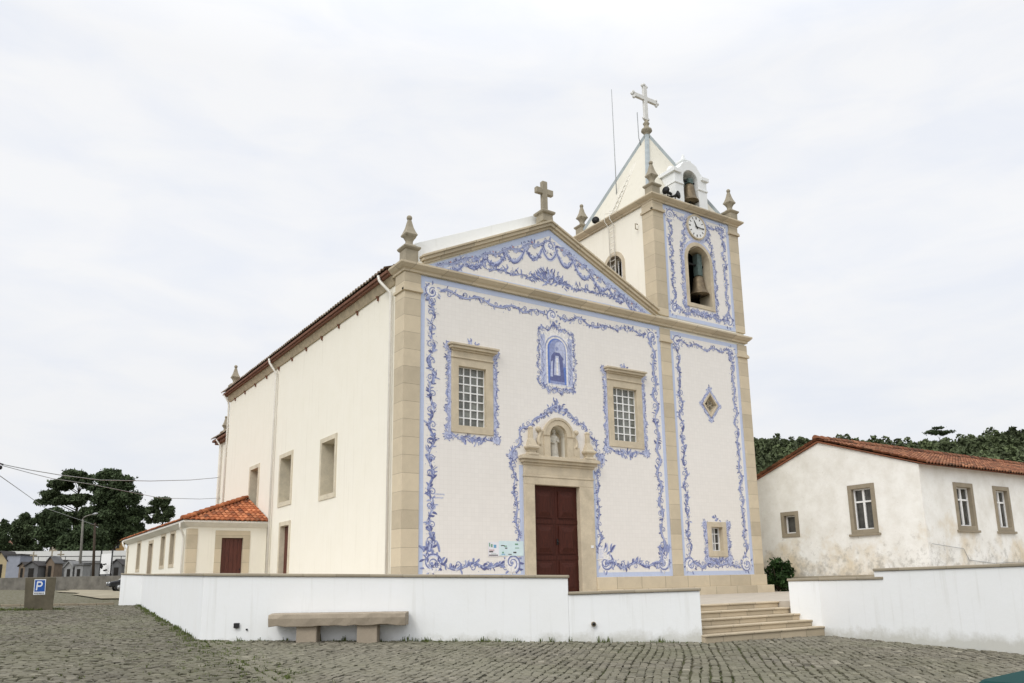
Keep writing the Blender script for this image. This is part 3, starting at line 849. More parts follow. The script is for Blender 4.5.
# gable cross
gc = MB(); gc.sqlathe([(.24, 12.85), (.22, 13.14), (.29, 13.17), (.31, 13.25), (.14, 13.36)], (5.70, .22, 0))
gc.box(5.59, 5.81, .13, .31, 13.30, 14.52); gc.box(5.32, 6.08, .135, .305, 14.00, 14.23)
gc.build('gable_cross', M['granite_old'], CH, .02)

# ---- tower
tw = MB()
tw.plate(rect(11.0, 15.98, -1.5, 15.3), [TSMALL, DIAM, BELF], 1, .0, .65)
tw.build('tower_front_wall', M['cream'], CH)
TSIDE = arch(2.02, 3.12, 11.6, 13.55)
ts = MB(); ts.plate(rect(.65, 5.0, -1.5, 15.3), [TSIDE], 0, 11.0, 11.6); ts.box(15.4, 15.975, .65, 5.0, -1.5, 15.3); ts.box(11.6, 15.4, 4.5, 5.0, -1.5, 15.3)
ts.box(11.6, 15.4, .65, 4.5, 10.6, 10.8); ts.box(11.6, 15.4, .65, 4.5, 14.6, 14.8)
ts.build('tower_wall', M['cream'], CH)
MB().box(11.7, 15.3, 1.35, 1.5, 10.81, 14.59).build('belfry_shade_plate', M['dark_in'], CH)  # near-black plate added behind the arch, painting in the gloom of the bell room
o_, i_ = arch_ring(2.02, 3.12, 11.6, 13.55, .18); t_ = MB(); t_.plate(o_, [i_], 0, 10.985, 11.3); t_.build('tower_window_surround', M['granite_plain'], CH)
lat = MB()
for i in range(5): lat.box(11.25, 11.28, 2.1+i*.22, 2.14+i*.22, 11.6, 13.4)
lat.box(11.24, 11.29, 2.02, 3.12, 12.5, 12.56); lat.build('tower_window_lattice', M['white_paint'], CH)
o_, i_ = arch_ring(12.82, 14.12, 11.02, 13.62, .17); t_ = MB(); t_.plate(o_, [[(a+(.001 if a < 13.4 else -.001), b) for a, b in i_]], 1, -.045, .66)
t_.build('belfry_surround', M['granite_plain'], CH, .008)
tcp = [(0, 15.08), (.05, 15.09), (.06, 15.14), (.13, 15.18), (.21, 15.25), (.23, 15.27), (.23, 15.33), (0, 15.36)]
t_ = MB(); t_.sweep(tcp, [(10.97, 5.03), (10.97, -.05), (16.02, -.05), (16.02, 5.03)], True); t_.box(11, 16, 0, 5, 15.2, 15.35)
t_.build('tower_cornice', M['granite_h'], CH, .01)
SPX = (13.30, 2.5); spb = 15.36; spt = 20.1
sp = MB(); q = 2.30
sp.add([(SPX[0]-q, SPX[1]-q, spb), (SPX[0]+q, SPX[1]-q, spb), (SPX[0]+q, SPX[1]+q, spb), (SPX[0]-q, SPX[1]+q, spb), (*SPX, spt)], [(0,1,4), (1,2,4), (2,3,4), (3,0,4), (3,2,1,0)])
sp.build('spire', plaster('worn_spire_plaster', (.70, .665, .57), (.42, .39, .32), .45), CH)
for sx, sy in ((-1,-1), (1,-1), (1,1), (-1,1)):
    h = MB(); a = Vector((SPX[0]+sx*q, SPX[1]+sy*q, spb)); b = Vector((SPX[0], SPX[1], spt))
    d = (b-a).normalized(); sd = d.cross(Vector((0,0,1))).normalized(); n_ = sd.cross(d)
    w = .10
    vs = []
    for p in (a, b-d*.15): vs += [p-sd*w-n_*.1, p+sd*w-n_*.1, p+sd*w+n_*.045, p+n_*.085, p-sd*w+n_*.045]
    h.add(vs, [(0,1,2,3,4), (9,8,7,6,5)] + [(i, (i+1) % 5, (i+1) % 5+5, i+5) for i in range(5)])
    h.build('spire_hip_cap', M['zinc'], CH)
kn = MB(); kn.lathe([(.17, 19.85), (.14, 20.08), (.18, 20.13), (.26, 20.22), (.24, 20.31), (.13, 20.38), (.11, 20.52), (.16, 20.60), (.09, 20.70), (.06, 20.85)], (*SPX, 0), 16)
kn.build('spire_knob', M['granite_old'], CH)
sc_ = MB(); X, Y = SPX
def cross_outline(cz, h, w, t, bud):
    return None
sc_.box(X-.10, X+.10, Y-.07, Y+.07, 20.78, 22.50); sc_.box(X-.66, X+.66, Y-.068, Y+.068, 21.80, 22.00)
for (dx, dz, ax) in ((-.70, 21.90, 0), (.70, 21.90, 0), (0, 22.56, 1), (0, 20.86, 1)):
    for k in (-1, 0, 1):
        ex = dx + (k*.13 if ax else math.copysign(.0 if k else .10, dx) if dx else 0); ez = dz + (k*.13 if not ax else (0 if k else (.08 if dz > 22 else -.02)))
        sc_.ball((X+ex, Y, ez), .085, 10, (1, .65, 1))
sc_.build('spire_cross', M['white_stone'], CH, .01)
for x, y in ((11.16, .12), (15.84, .12), (11.16, 4.85), (15.84, 4.85)): finial(x, y, 15.34, .92)
# clock
CX, CZ = 13.45, 14.49
ck = MB(); ck.lathe([(.50, 0), (.50, .05)], (0,0,0), 40, 0, False)
ck.v = [(CX+x, -.012-z, CZ+y) for x, y, z in ck.v]
ck = ck.build('clock_face', M['white_paint'], CH)
rim = MB(); n = 40
vs = []
for i in range(n):
    a = 2*PI*i/n
    for r_, y_ in ((.50, -.012), (.50, -.085), (.56, -.085), (.56, -.012)): vs.append((CX+r_*math.cos(a), y_, CZ+r_*math.sin(a)))
rim.add(vs, [(i*4+k, ((i+1) % n)*4+k, ((i+1) % n)*4+(k+1) % 4, i*4+(k+1) % 4) for i in range(n) for k in range(4)]); rim.build('clock_rim', M['granite_plain'], ck)
for i in range(12):
    a = PI/2-2*PI*i/12; d = Vector((math.cos(a), math.sin(a))); s_ = Vector((-d.y, d.x)); w = .020 if i % 3 else .03
    P4 = [d*.35-s_*w, d*.45-s_*w, d*.45+s_*w, d*.35+s_*w]
    MB().prism([(CX+p.x, CZ+p.y) for p in P4], 1, -.068, -.060).build('hour_mark', M['print_dark'], ck)
for ang, l, w, y in ((PI/2+rad(28), .30, .035, -.075), (rad(-4), .41, .026, -.085)):
    d = Vector((math.cos(ang), math.sin(ang))); s_ = Vector((-d.y, d.x)); P4 = [-d*.09-s_*w, d*l-s_*w*.5, d*l+s_*w*.5, -d*.09+s_*w]
    MB().prism([(CX+p.x, CZ+p.y) for p in P4], 1, y-.006, y).build('clock_hand', M['iron'], ck)
# white bell gable above the tower front
BG0, BG1 = 12.52, 14.44
bg_ = MB(); oa = arch(13.02, 13.92, 15.56, 17.20, 12)
bg_.plate([(BG0, 15.345), (BG1, 15.345), (BG1, 16.98), (BG0, 16.98)] if False else [(BG0, 15.345), (BG1, 15.345), (BG1, 17.02), (14.10, 17.22), (13.86, 17.52), (13.48, 17.64), (13.10, 17.52), (12.86, 17.22), (BG0, 17.02)], [[(a, b) for a, b in oa]], 1, .12, 1.0)
bg_.box(BG0-.1, 12.86, .04, 1.08, 16.90, 17.02+.05); bg_.box(14.10, BG1+.1, .04, 1.08, 16.90, 17.07)
bg_.sqlathe([(.16, 17.05), (.10, 17.28), (.03, 17.36)], (BG0+.16, .5, 0)); bg_.sqlathe([(.16, 17.05), (.10, 17.28), (.03, 17.36)], (BG1-.16, .5, 0))
bg_.sqlathe([(.22, 17.55), (.18, 17.70), (.24, 17.72), (.24, 17.78), (.09, 17.86), (.03, 18.15)], (13.48, .5, 0))
for x0, x1 in ((BG0, 13.0), (13.94, BG1)): bg_.box(x0-.03, x1+(.03 if x1 > 14 else .02), .08, 1.04, 16.40, 16.48)
bg_.build('bell_gable', M['white'], CH, .012)
# arch moulding of the bell gable
o_, i_ = arch_ring(13.17, 14.0, 15.7, 17.22, .12); 
# ladder up the tower side and spire
ld = MB()
for dx in (0, .34):
    ld.tube([(10.93, 2.35+dx, 11.5), (10.90, 2.35+dx, 14.9), (10.68, 2.35+dx, 15.15), (10.70, 2.35+dx, 15.5), (11.06, 2.35+dx*.9, 15.6), (12.85, 2.45+dx*.3, 19.1)], .018, 6)
for i in range(13): ld.tube([(10.92, 2.35, 11.7+i*.27), (10.92, 2.69, 11.7+i*.27)], .014, 6)
for i in range(13):
    t = i/12; p0 = Vector((11.06, 2.35, 15.6)).lerp(Vector((12.85, 2.45, 19.1)), t); p1 = Vector((11.06, 2.66, 15.6)).lerp(Vector((12.85, 2.54, 19.1)), t); ld.tube([p0, p1], .014, 6)
ld.build('service_ladder', M['pipe'], CH)
MB().tube([(10.93, .86, 14.35), (10.80, .86, 14.35), (10.80, .86, 14.12), (10.93, .86, 14.12)], .025, 6).build('wall_bracket', M['granite_old'], CH)

# ---- main doorway
ds = MB()
for x0, x1 in ((4.39, 4.80), (6.69, 7.32)):
    ds.box(x0, x1, -.10, .4, -.71, 3.09)
ds.box(4.39, 7.32, -.10, .4, 3.09, 3.34)
ds.box(4.37, 7.34, -.12, .05, 3.34, 3.42); ds.box(4.39, 7.32, -.09, .05, 3.42, 3.78)
ds.box(4.35, 7.36, -.14, .05, 3.74, 3.82); ds.box(4.27, 7.43, -.22, .05, 3.82, 3.92); ds.box(4.20, 7.50, -.31, .05, 3.92, 4.02); ds.box(4.26, 7.46, -.26, .05, 4.02, 4.06)
ds = ds.build('door_surround', M['granite_plain'], CH, .012)
nf = MB(); o2 = arch(5.20, 6.44, 4.06, 5.42); i2 = [(a+(.001 if a < 5.8 else -.001), b) for a, b in NICHE]
nf.plate(o2, [[(a, b+.002) for a, b in i2]], 1, -.14, .02)
nf.plate(arch(5.13, 6.51, 5.02, 5.49) if False else [(p[0], p[1]) for p in arch(5.16, 6.48, 4.8, 5.46)], [[(p[0], p[1]) for p in arch(5.24, 6.40, 4.801, 5.38)]], 1, -.17, -.141)
for sgn, xx in ((-1, 5.20), (1, 6.44)):
    nf.box(*(sorted((xx, xx+sgn*.30))), -.11, .02, 4.06, 4.46); nf.box(*(sorted((xx, xx+sgn*.17))), -.10, .02, 4.46, 4.95)
nf.build('niche_surround', M['granite_plain'], ds, .02)
nk = MB()     # curved lining of the niche
nk.box(5.40, 6.26, .45, .5, 4.0, 5.3)
n = 14; pa = []
for i in range(n+1):
    t = PI*i/n; pa.append((5.82+.40*math.cos(t), .02+.46*math.sin(t)))
for i in range(n):
    (xa_, ya_), (xb_, yb_) = pa[i], pa[i+1]
    nk.add([(xa_, ya_, 4.04), (xb_, yb_, 4.04), (xb_, yb_, 5.25), (xa_, ya_, 5.25)], [(0,1,2,3)])
nk.box(5.42, 6.22, -.02, .5, 4.0, 4.062); nk.box(5.40, 6.24, .05, .5, 5.19, 5.25)
nk.build('niche_lining', M['granite_plain'], ds, 0, False)
for sgn, xx in ((-1, 5.04), (1, 6.60)):      # volutes beside the niche
    v_ = MB(); pts = []
    for i in range(40):
        t = i/39; a = sgn*(t*3.0*PI)+PI/2; r_ = .17*(1-.75*t)
        pts.append((xx+r_*math.cos(a)*1.0, -.07, 4.30+r_*math.sin(a)))
    v_.tube(pts, [.055*(1-.5*i/39) for i in range(40)], 7)
    pts = [(xx+sgn*(-.02+.06*math.sin(t*5)), -.07, 4.44+.55*t) for t in [i/9 for i in range(10)]]
    v_.tube(pts, [.075-.03*i/9 for i in range(10)], 7); v_.ball((xx+sgn*(.03), -.07, 5.0), .10, 10)
    v_.build('volute', M['granite_plain'], ds)
for xx in (4.68, 7.13):
    f_ = MB(); b = (xx, -.07, 4.06)
    f_.sqlathe([(.20, 0), (.20, .05), (.13, .10), (.15, .18), (.23, .24), (.23, .30), (.17, .34), (.13, .46), (.07, .60), (.065, .92), (.08, .95), (.03, 1.02)], b)
    f_.build('pinnacle', M['granite_plain'], ds, .008)
dl = []
for x0, x1 in ((4.79, 5.742), (5.748, 6.70)):
    d_ = MB(); d_.box(x0, x1, .10, .17, -.71, 3.10)
    for z0, z1 in ((-.5, .55), (.80, 1.75), (2.0, 2.92)):
        d_.box(x0+.12, x1-.12, .065, .10, z0, z1)
        a0, a1, b0, b1 = x0+.17, x1-.17, z0+.05, z1-.05
        d_.add([(a0,.064,b0),(a1,.064,b0),(a1,.064,b1),(a0,.064,b1),(a0+.13,.02,b0+.15),(a1-.13,.02,b0+.15),(a1-.13,.02,b1-.15),(a0+.13,.02,b1-.15)],
               [(0,1,5,4),(1,2,6,5),(2,3,7,6),(3,0,4,7),(4,5,6,7)])
    d_.box(x0, x1, .085, .10, .60, .74); d_.box(x0, x1, .085, .10, 1.80, 1.94)
    dl.append(d_.build('door_leaf', M['door'], CH, .006))
MB().ball((5.80, .05, 1.2), .035, 8).box(5.785, 5.815, .05, .1, 1.1, 1.3).build('door_handle', M['iron'], dl[1])
MB().box(4.39, 7.3, -.55, .2, -.80, -.60).build('door_sill', M['granite_h'], CH, .015)

# ---- facade windows
def church_window(rc, nx, nz, lintel=True):
    x0, z0 = rc[0]; x1, z1 = rc[2]
    w = MB().box(x0-.02, x1+.02, .13, .16, z0-.02, z1+.02).build('window', M['glass'], CH)
    g = MB()
    for i in range(nx+1):
        x = x0+(x1-x0)*i/nx; g.box(x-.02, x+.02, .09, .128, z0, z1)
    for i in range(nz+1):
        z = z0+(z1-z0)*i/nz; g.box(x0, x1, .093, .126, z-.02, z+.02)
    g.build('glazing_bars', M['white_paint'], w)
    s_ = MB(); e = .25
    s_.plate(rect(x0-e, x1+e+.02, z0-.24, z1+.26), [rect(x0+.001, x1-.001, z0+.001, z1-.001)], 1, -.055, .21)
    if lintel:
        s_.box(x0-e-.02, x1+e+.04, -.09, .02, z1+.26, z1+.32); s_.box(x0-e, x1+e+.02, -.06, .02, z1+.32, z1+.50)
        s_.box(x0-e-.03, x1+e+.05, -.12, .02, z1+.50, z1+.56); s_.box(x0-e-.10, x1+e+.12, -.20, .02, z1+.56, z1+.65); s_.box(x0-e-.15, x1+e+.17, -.25, .02, z1+.65, z1+.72)
    s_.build('window_surround', M['granite_plain'], w, .01)
    return w
church_window(WIN1, 4, 7); church_window(WIN2, 4, 7)
def small_window():
    x0, z0 = TSMALL[0]; x1, z1 = TSMALL[2]
    w = MB().box(x0-.02, x1+.02, .22, .25, z0-.02, z1+.02).build('window', M['glass_dark'], CH)
    g = MB()
    for x in (x0+.02, (x0+x1)/2-.06, (x0+x1)/2+.06, x1-.02): g.box(x-.02, x+.02, .17, .218, z0, z1)
    for z in (z0+.02, z0+(z1-z0)*.33, z0+(z1-z0)*.72, z1-.02): g.box(x0, x1, .173, .215, z-.018, z+.018)
    g.build('glazing_bars', M['white_paint'], w)
    s_ = MB(); s_.plate(rect(x0-.21, x1+.21, z0-.22, z1+.20), [rect(x0+.001, x1-.001, z0+.001, z1-.001)], 1, -.05, .17); s_.build('window_surround', M['granite_plain'], w, .01)
    return w
lab(small_window(), 'small barred window low in the tower')
dm = MB(); big = [(13.6, 6.25), (14.04, 6.77), (13.6, 7.29), (13.16, 6.77)]
dm.plate(big, [[(13.6+(a-13.6)*.999, 6.77+(b-6.77)*.999) for a, b in DIAM]], 1, -.05, .16)
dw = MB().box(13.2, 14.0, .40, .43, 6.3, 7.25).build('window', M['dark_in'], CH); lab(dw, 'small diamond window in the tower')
dm.build('window_surround', M['granite_plain'], dw, .008)
qq = MB()
for k in range(4):
    a = PI/4+k*PI/2; qq.tube([(13.6+.15*math.cos(a)+.11*math.cos(t), .12, 6.77+.18*math.sin(a)+.13*math.sin(t)) for t in [2*PI*i/14 for i in range(15)]], .022, 6)
qq.build('tracery', M['granite_plain'], dw)

# ---- tile panels
def rring(x0, x1, z0, z1, w): return rect(x0, x1, z0, z1), rect(x0+w, x1-w, z0+w, z1-w)
def inset_box(r, e): return rect(r[0][0]-e[0], r[2][0]+e[1], r[0][1]-e[2], r[2][1]+e[3])
NX0, NX1, NZ0, NZ1 = .53, 11.0, .0, 9.68
DG0, DG1, DGT = 4.39, 7.32, 4.06
field_ = [(NX0, NZ0), (DG0, NZ0), (DG0, DGT), (DG1, DGT), (DG1, NZ0), (NX1, NZ0), (NX1, NZ1), (NX0, NZ1)]
pn = MB(); wb = (.25, .27, .24, .72)
pn.plate(field_, [inset_box(WIN1, (.25, .27, .24, .26)), inset_box(WIN2, (.25, .27, .24, .26)), NICHE], 1, -.012, .0)
pn = pn.build('tile_panel', M['tile'], CH)
bw = .16; bnd = MB(); Y0, Y1 = -.0145, -.0118
bnd.box(NX0, NX0+bw, Y0, Y1, NZ0, NZ1); bnd.box(NX1-bw, NX1, Y0, Y1, NZ0, NZ1)
bnd.box(NX0+bw, NX1-bw, Y0, Y1, NZ1-bw-.02, NZ1)
bnd.box(NX0+bw, DG0-bw, Y0, Y1, NZ0, NZ0+bw); bnd.box(DG1+bw, NX1-bw, Y0, Y1, NZ0, NZ0+bw)
bnd.box(DG0-bw, DG0, Y0, Y1, NZ0, 3.72); bnd.box(DG1, DG1+bw, Y0, Y1, NZ0, 3.72)
bnd.build('blue_border', M['tile_blue'], pn)
OY = -.0146
O = Orn(OY, 21); bwid = .44; e = bw+.04+bwid/2
xl, xr, zt_, zb_ = NX0+e, NX1-e, NZ1-e-.06, NZ0+e
O.band([(xl, zb_), (xl, zt_)], bwid, 1.05); O.band([(xr, zb_), (xr, zt_)], bwid, 1.05)
xm = (xl+xr)/2
O.band([(xl+.3, zt_+.06), (xl+1.6, zt_+.08), (xl+2.7, zt_-.06), (xm-1.4, zt_+.04), (xm-.3, zt_+.02)], bwid*.85, 1.2, 1.0, .8)
O.band([(xr-.3, zt_+.06), (xr-1.6, zt_+.08), (xr-2.7, zt_-.06), (xm+1.4, zt_+.04), (xm+.3, zt_+.02)], bwid*.85, 1.2, 1.0, .8)
O.rosette((xm, zt_+.02), .25)
O.band([(xl, zb_), (DG0-bw-.3, zb_)], bwid, 1.1, 1.1); O.band([(DG1+bw+.3, zb_), (xr, zb_)], bwid, 1.1, 1.1)
for p in ((xl, zt_), (xr, zt_)): O.rosette(p, .27)
for p in ((xl+.05, zb_+.08), (xr-.05, zb_+.08), (DG0-bw-.33, zb_+.08), (DG1+bw+.33, zb_+.08)):
    O.rosette(p, .34); 
    for k in range(10): O.leaf((p[0]+O.r.uniform(-.3, .3), p[1]+.35), PI/2+O.r.uniform(-.9, .9), .35, .08, O.r.uniform(-1.5, 1.5))
dpath = [(4.09, .75), (4.14, 1.82), (4.05, 2.83), (3.98, 3.95), (4.42, 4.98), (5.07, 5.40), (5.87, 5.92)]
dpath2 = [(7.56, .75), (7.56, 1.68), (7.56, 3.31), (7.74, 4.21), (7.34, 5.00), (6.67, 5.50), (5.87, 5.92)]
O.band(dpath[:4], .34, .9, 1.1); O.band(dpath[3:], .34, .8, 1.3); O.band(dpath2[:4], .34, .9, 1.1); O.band(dpath2[3:], .34, .8, 1.3)
O.bouquet((5.86, 5.62), .9, .55, 40)
for p in ((3.98, 4.0), (7.78, 4.15)): O.rosette(p, .2)
def win_border(O, rc, top=.72):
    x0, z0 = rc[0][0]-.25, rc[0][1]-.24; x1, z1 = rc[2][0]+.27, rc[2][1]+top
    for a, b in (((x0-.13, z0-.02), (x0-.13, z1-.05)), ((x1+.13, z0-.02), (x1+.13, z1-.05))):
        O.ribbon([(a[0]+(.05 if a[0] < x0 else -.05), a[1]), (b[0]+(.05 if a[0] < x0 else -.05), b[1])], [.12, .12], 2); O.band([a, b], .26, .6, 1.5)
    O.band([(x0-.1, z0-.14), ((x0+x1)/2, z0-.18), (x1+.1, z0-.14)], .24, .6, 1.4)
    O.bouquet(((x0+x1)/2, z0-.10), .9, -.42, 30)
    for p in ((x0-.12, z1-.12), (x1+.12, z1-.12), (x0-.12, z0-.12), (x1+.12, z0-.12)): O.rosette(p, .17)
    O.bouquet(((x0+x1)/2, z1+.02), .45, .24, 14)
win_border(O, WIN1); win_border(O, WIN2)
O.build(pn)
# saint picture, painted on the tiles
sp_ = Orn(-.0150, 5); sx, sz = 5.92, 7.68
def spoly(o, pts, tone):
    y = o.y(); o.mb.cm = tone
    tri = tessellate_polygon([[Vector((p[0], p[1], 0)) for p in pts]]); o.mb.add([(p[0], y, p[1]) for p in pts], [tuple(t) for t in tri])
base_y = sp_.y0
spoly(sp_, rect(5.18, 6.66, 6.62, 8.72), 4); spoly(sp_, rect(5.22, 5.42, 6.66, 8.45), 2); spoly(sp_, rect(6.42, 6.62, 6.66, 8.45), 2)
spoly(sp_, arch(5.40, 6.44, 6.66, 8.50), 2); spoly(sp_, arch(5.45, 6.39, 6.68, 8.45), 4); spoly(sp_, arch(5.52, 6.32, 6.70, 8.38), 3)
spoly(sp_, arch(5.60, 6.30, 7.35, 8.34), 1); spoly(sp_, arch(5.84, 6.28, 7.5, 8.28), 2)
# robed figure: mantle, tunic, shoulders, head
spoly(sp_, [(5.60, 6.76), (6.24, 6.76), (6.20, 7.3), (6.16, 7.72), (6.04, 7.86), (5.80, 7.86), (5.68, 7.72), (5.62, 7.3)], 0)
spoly(sp_, [(5.78, 7.02), (6.06, 7.02), (6.03, 7.45), (6.0, 7.74), (5.86, 7.74), (5.81, 7.45)], 2)
spoly(sp_, [(5.88, 7.05), (5.97, 7.05), (5.96, 7.66), (5.90, 7.66)], 4); spoly(sp_, [(5.62, 6.95), (5.72, 6.95), (5.74, 7.55), (5.66, 7.5)], 2)
sp_.dot((5.93, 7.94), .085, 2); sp_.dot((5.93, 8.0), .075, 1); spoly(sp_, [(6.08, 7.55), (6.22, 7.62), (6.20, 7.72), (6.06, 7.68)], 0)
spoly(sp_, rect(5.60, 6.24, 6.71, 6.80), 1)
for xx in (5.32, 6.52):
    for i in range(30): sp_.leaf((xx+sp_.r.uniform(-.06, .06), 6.75+1.7*i/30), PI/2+sp_.r.uniform(-.8, .8), .13, .035, sp_.r.uniform(-1, 1), sp_.r.choice((1, 2, 2)))
sp_.band([(5.16, 6.6), (5.12, 7.4), (5.16, 8.6)], .24, .6, 1.5, .8); sp_.band([(6.68, 6.6), (6.72, 7.4), (6.68, 8.6)], .24, .6, 1.5, .8)
sp_.band([(5.16, 8.62), (5.5, 8.70), (5.92, 8.84), (6.34, 8.70), (6.68, 8.62)], .30, .5, 1.7); sp_.band([(5.16, 6.58), (5.55, 6.50), (5.92, 6.44), (6.3, 6.50), (6.68, 6.58)], .32, .5, 1.7)
sp_.bouquet((5.92, 8.85), .3, .26, 12)
for t in range(40):
    a = PI*t/39; p = (5.92+.495*math.cos(a), 7.96+.495*math.sin(a)); sp_.dot(p, .018, 1)
o = sp_.mb.build('saint_picture', [M['ink'], M['ink_mid'], M['ink_pale'], M['ink_blue'], M['ink_white'], M['ink_gold']], pn, 0, False)
o['label'] = 'blue tile picture of a robed saint in a painted arched niche'
# gable panel with swags
gp_ = MB(); tri_ = [(1.05, 10.20), (10.40, 10.20), (5.72, 12.38)]; gp_.prism([(.70, 10.04), (10.74, 10.04), (5.72, 12.52)], 1, -.012, .0)
gp_ = gp_.build('gable_tile_panel', M['tile'], CH)
gb = MB(); gb.plate([(.70, 10.042), (10.74, 10.042), (5.72, 12.518)], [[(1.45, 10.13), (9.99, 10.13), (5.72, 12.27)]], 1, Y0, Y1); gb.build('blue_border', M['tile_blue'], gp_)
O = Orn(OY, 33)
def sl_pt(t, side, off):     # a point down a slope, off below its edge
    x = 5.72 + side*(4.95*t); z = 12.38 - 2.20*t; return (x+side*-.0, z-off)
for sd in (-1, 1):
    ns = 5
    for k in range(ns):
        t0 = .05+.84*k/ns; t1 = .05+.84*(k+1)/ns; a = sl_pt(t0, sd, .38); b = sl_pt(t1, sd, .30)
        drop = .50*(1-.16*k)
        for (w_, tn, dd) in ((.15, 2, 0), (.06, 1, .03), (.035, 0, .07)):
            pts = []; ws = []
            for i in range(15):
                u = i/14; pts.append((a[0]+(b[0]-a[0])*u, a[1]+(b[1]-a[1])*u - (drop+dd)*math.sin(PI*u)**.8)); ws.append(w_*(.6+.5*math.sin(PI*u)))
            O.ribbon(pts, ws, tn)
        for i in range(26):
            u = O.r.random(); p = (a[0]+(b[0]-a[0])*u, a[1]+(b[1]-a[1])*u - drop*math.sin(PI*u)**.8); O.leaf(p, O.r.uniform(0, 2*PI), .14, .045, O.r.uniform(-1, 1), O.r.choice((0, 1, 2)))
        O.rosette(b, .17*(1-.14*k))
        mid = ((a[0]+b[0])/2, (a[1]+b[1])/2-.02); O.bouquet(mid, .55-.07*k, .22-.03*k, 16-3*k); O.rosette((mid[0], mid[1]), .10-.012*k)
        O.dot((mid[0]-.1, mid[1]+.12), .035, 5)
    O.band([sl_pt(.06, sd, .30), sl_pt(.93, sd, .22)], .24, .9, 1.2, .8)
O.rosette((5.72, 11.86), .30); O.band([(5.45, 11.9), (5.72, 12.15), (5.99, 11.9)], .2, .5, 1.4)
pts = [(5.40+.64*i/12, 11.72-.38*math.sin(PI*i/12)**.8) for i in range(13)]; O.ribbon(pts, [.13]*13, 2); O.ribbon(pts, [.04]*13, 0)
O.band([(1.75, 10.42), (3.6, 10.48), (5.1, 10.46)], .30, .8, 1.3); O.band([(9.69, 10.42), (7.8, 10.48), (6.3, 10.46)], .30, .8, 1.3)
O.bouquet((5.72, 10.36), 1.5, .62, 90)
for i in range(60):
    x = 2+7.4*O.r.random(); O.leaf((x, 10.5+.1*O.r.random()), PI/2+O.r.uniform(-1, 1), .2, .05, O.r.uniform(-1, 1))
O.build(gp_)
# tower panels
def tower_panel(x0, x1, z0, z1, holes, seed, extra, bwid=.40):
    p = MB(); p.plate(rect(x0, x1, z0, z1), holes, 1, -.012, .0); p = p.build('tower_tile_panel', M['tile'], CH)
    b = MB(); o_, i_ = rring(x0, x1, z0, z1, .16); b.plate(o_, [i_], 1, Y0, Y1); b.build('blue_border', M['tile_blue'], p)
    O = Orn(OY, seed); e = .20+bwid/2; xl, xr, zt, zb = x0+e, x1-e, z1-e, z0+e
    O.band([(xl, zb), (xl, zt)], bwid, .95); O.band([(xr, zb), (xr, zt)], bwid, .95)
    O.band([(xl, zb-.02), ((xl+xr)/2, zb+.02), (xr, zb-.02)], bwid, .9, 1.1); O.band([(xl, zt), ((xl+xr)/2-.5, zt+.0), ((xl+xr)/2, zt-.12), ((xl+xr)/2+.5, zt), (xr, zt)], bwid*.8, .9, 1.0)
    for q_ in ((xl, zb), (xr, zb)): O.rosette(q_, .30)
    for q_ in ((xl, zt), (xr, zt)): O.rosette(q_, .26)
    extra(O); O.build(p)
def ex_low(O):
    win_border(O, [(TSMALL[0][0]+.06, TSMALL[0][1]+.04), None, (TSMALL[2][0]-.06, TSMALL[2][1])], .22)
    d = [(13.6, 6.14), (14.14, 6.77), (13.6, 7.40), (13.06, 6.77), (13.6, 6.14)]
    for a, b in zip(d[:-1], d[1:]):
        O.ribbon([a, b], [.12, .12], 2); O.band([a, b], .18, .5, 1.4)
    for a in d[:-1]: O.rosette(a, .10)
    O.bouquet((13.6, 7.38), .25, .2, 8); O.bouquet((13.6, 6.16), .25, -.2, 8)
tower_panel(11.53, 15.48, .0, 9.60, [inset_box(TSMALL, (.21, .21, .22, .20)), big], 41, ex_low)
def ex_up(O):
    o2 = arch(12.60, 14.34, 10.85, 13.82, 14)
    O.ribbon(o2[1:]+[o2[0]], [.16]*(len(o2)), 2)
    O.band([(14.42, 10.75), (14.44, 12.4), (14.42, 13.2)], .32, .7, 1.4); O.band([(12.52, 10.75), (12.50, 12.4), (12.52, 13.2)], .32, .7, 1.4)
    pc = [(CX+.68*math.cos(a), CZ+.68*math.sin(a)) for a in [rad(-70)+rad(320)*i/16 for i in range(17)]]
    O.ribbon(pc, [.16]*17, 2)
    O.band([(14.40, 13.3), (14.2, 14.0), (14.15, 14.5), (14.0, 14.82)], .36, .6, 1.4); O.band([(12.54, 13.3), (12.72, 14.0), (12.76, 14.5), (12.9, 14.82)], .36, .6, 1.4)
    O.band([(12.5, 10.72), (13.47, 10.62), (14.44, 10.72)], .34, .6, 1.4); O.bouquet((13.47, 10.7), .8, -.3, 24)
o_, i_ = arch_ring(12.82, 14.12, 11.02, 13.62, .168)
tower_panel(11.53, 15.48, 10.17, 15.10, [o_], 42, ex_up)

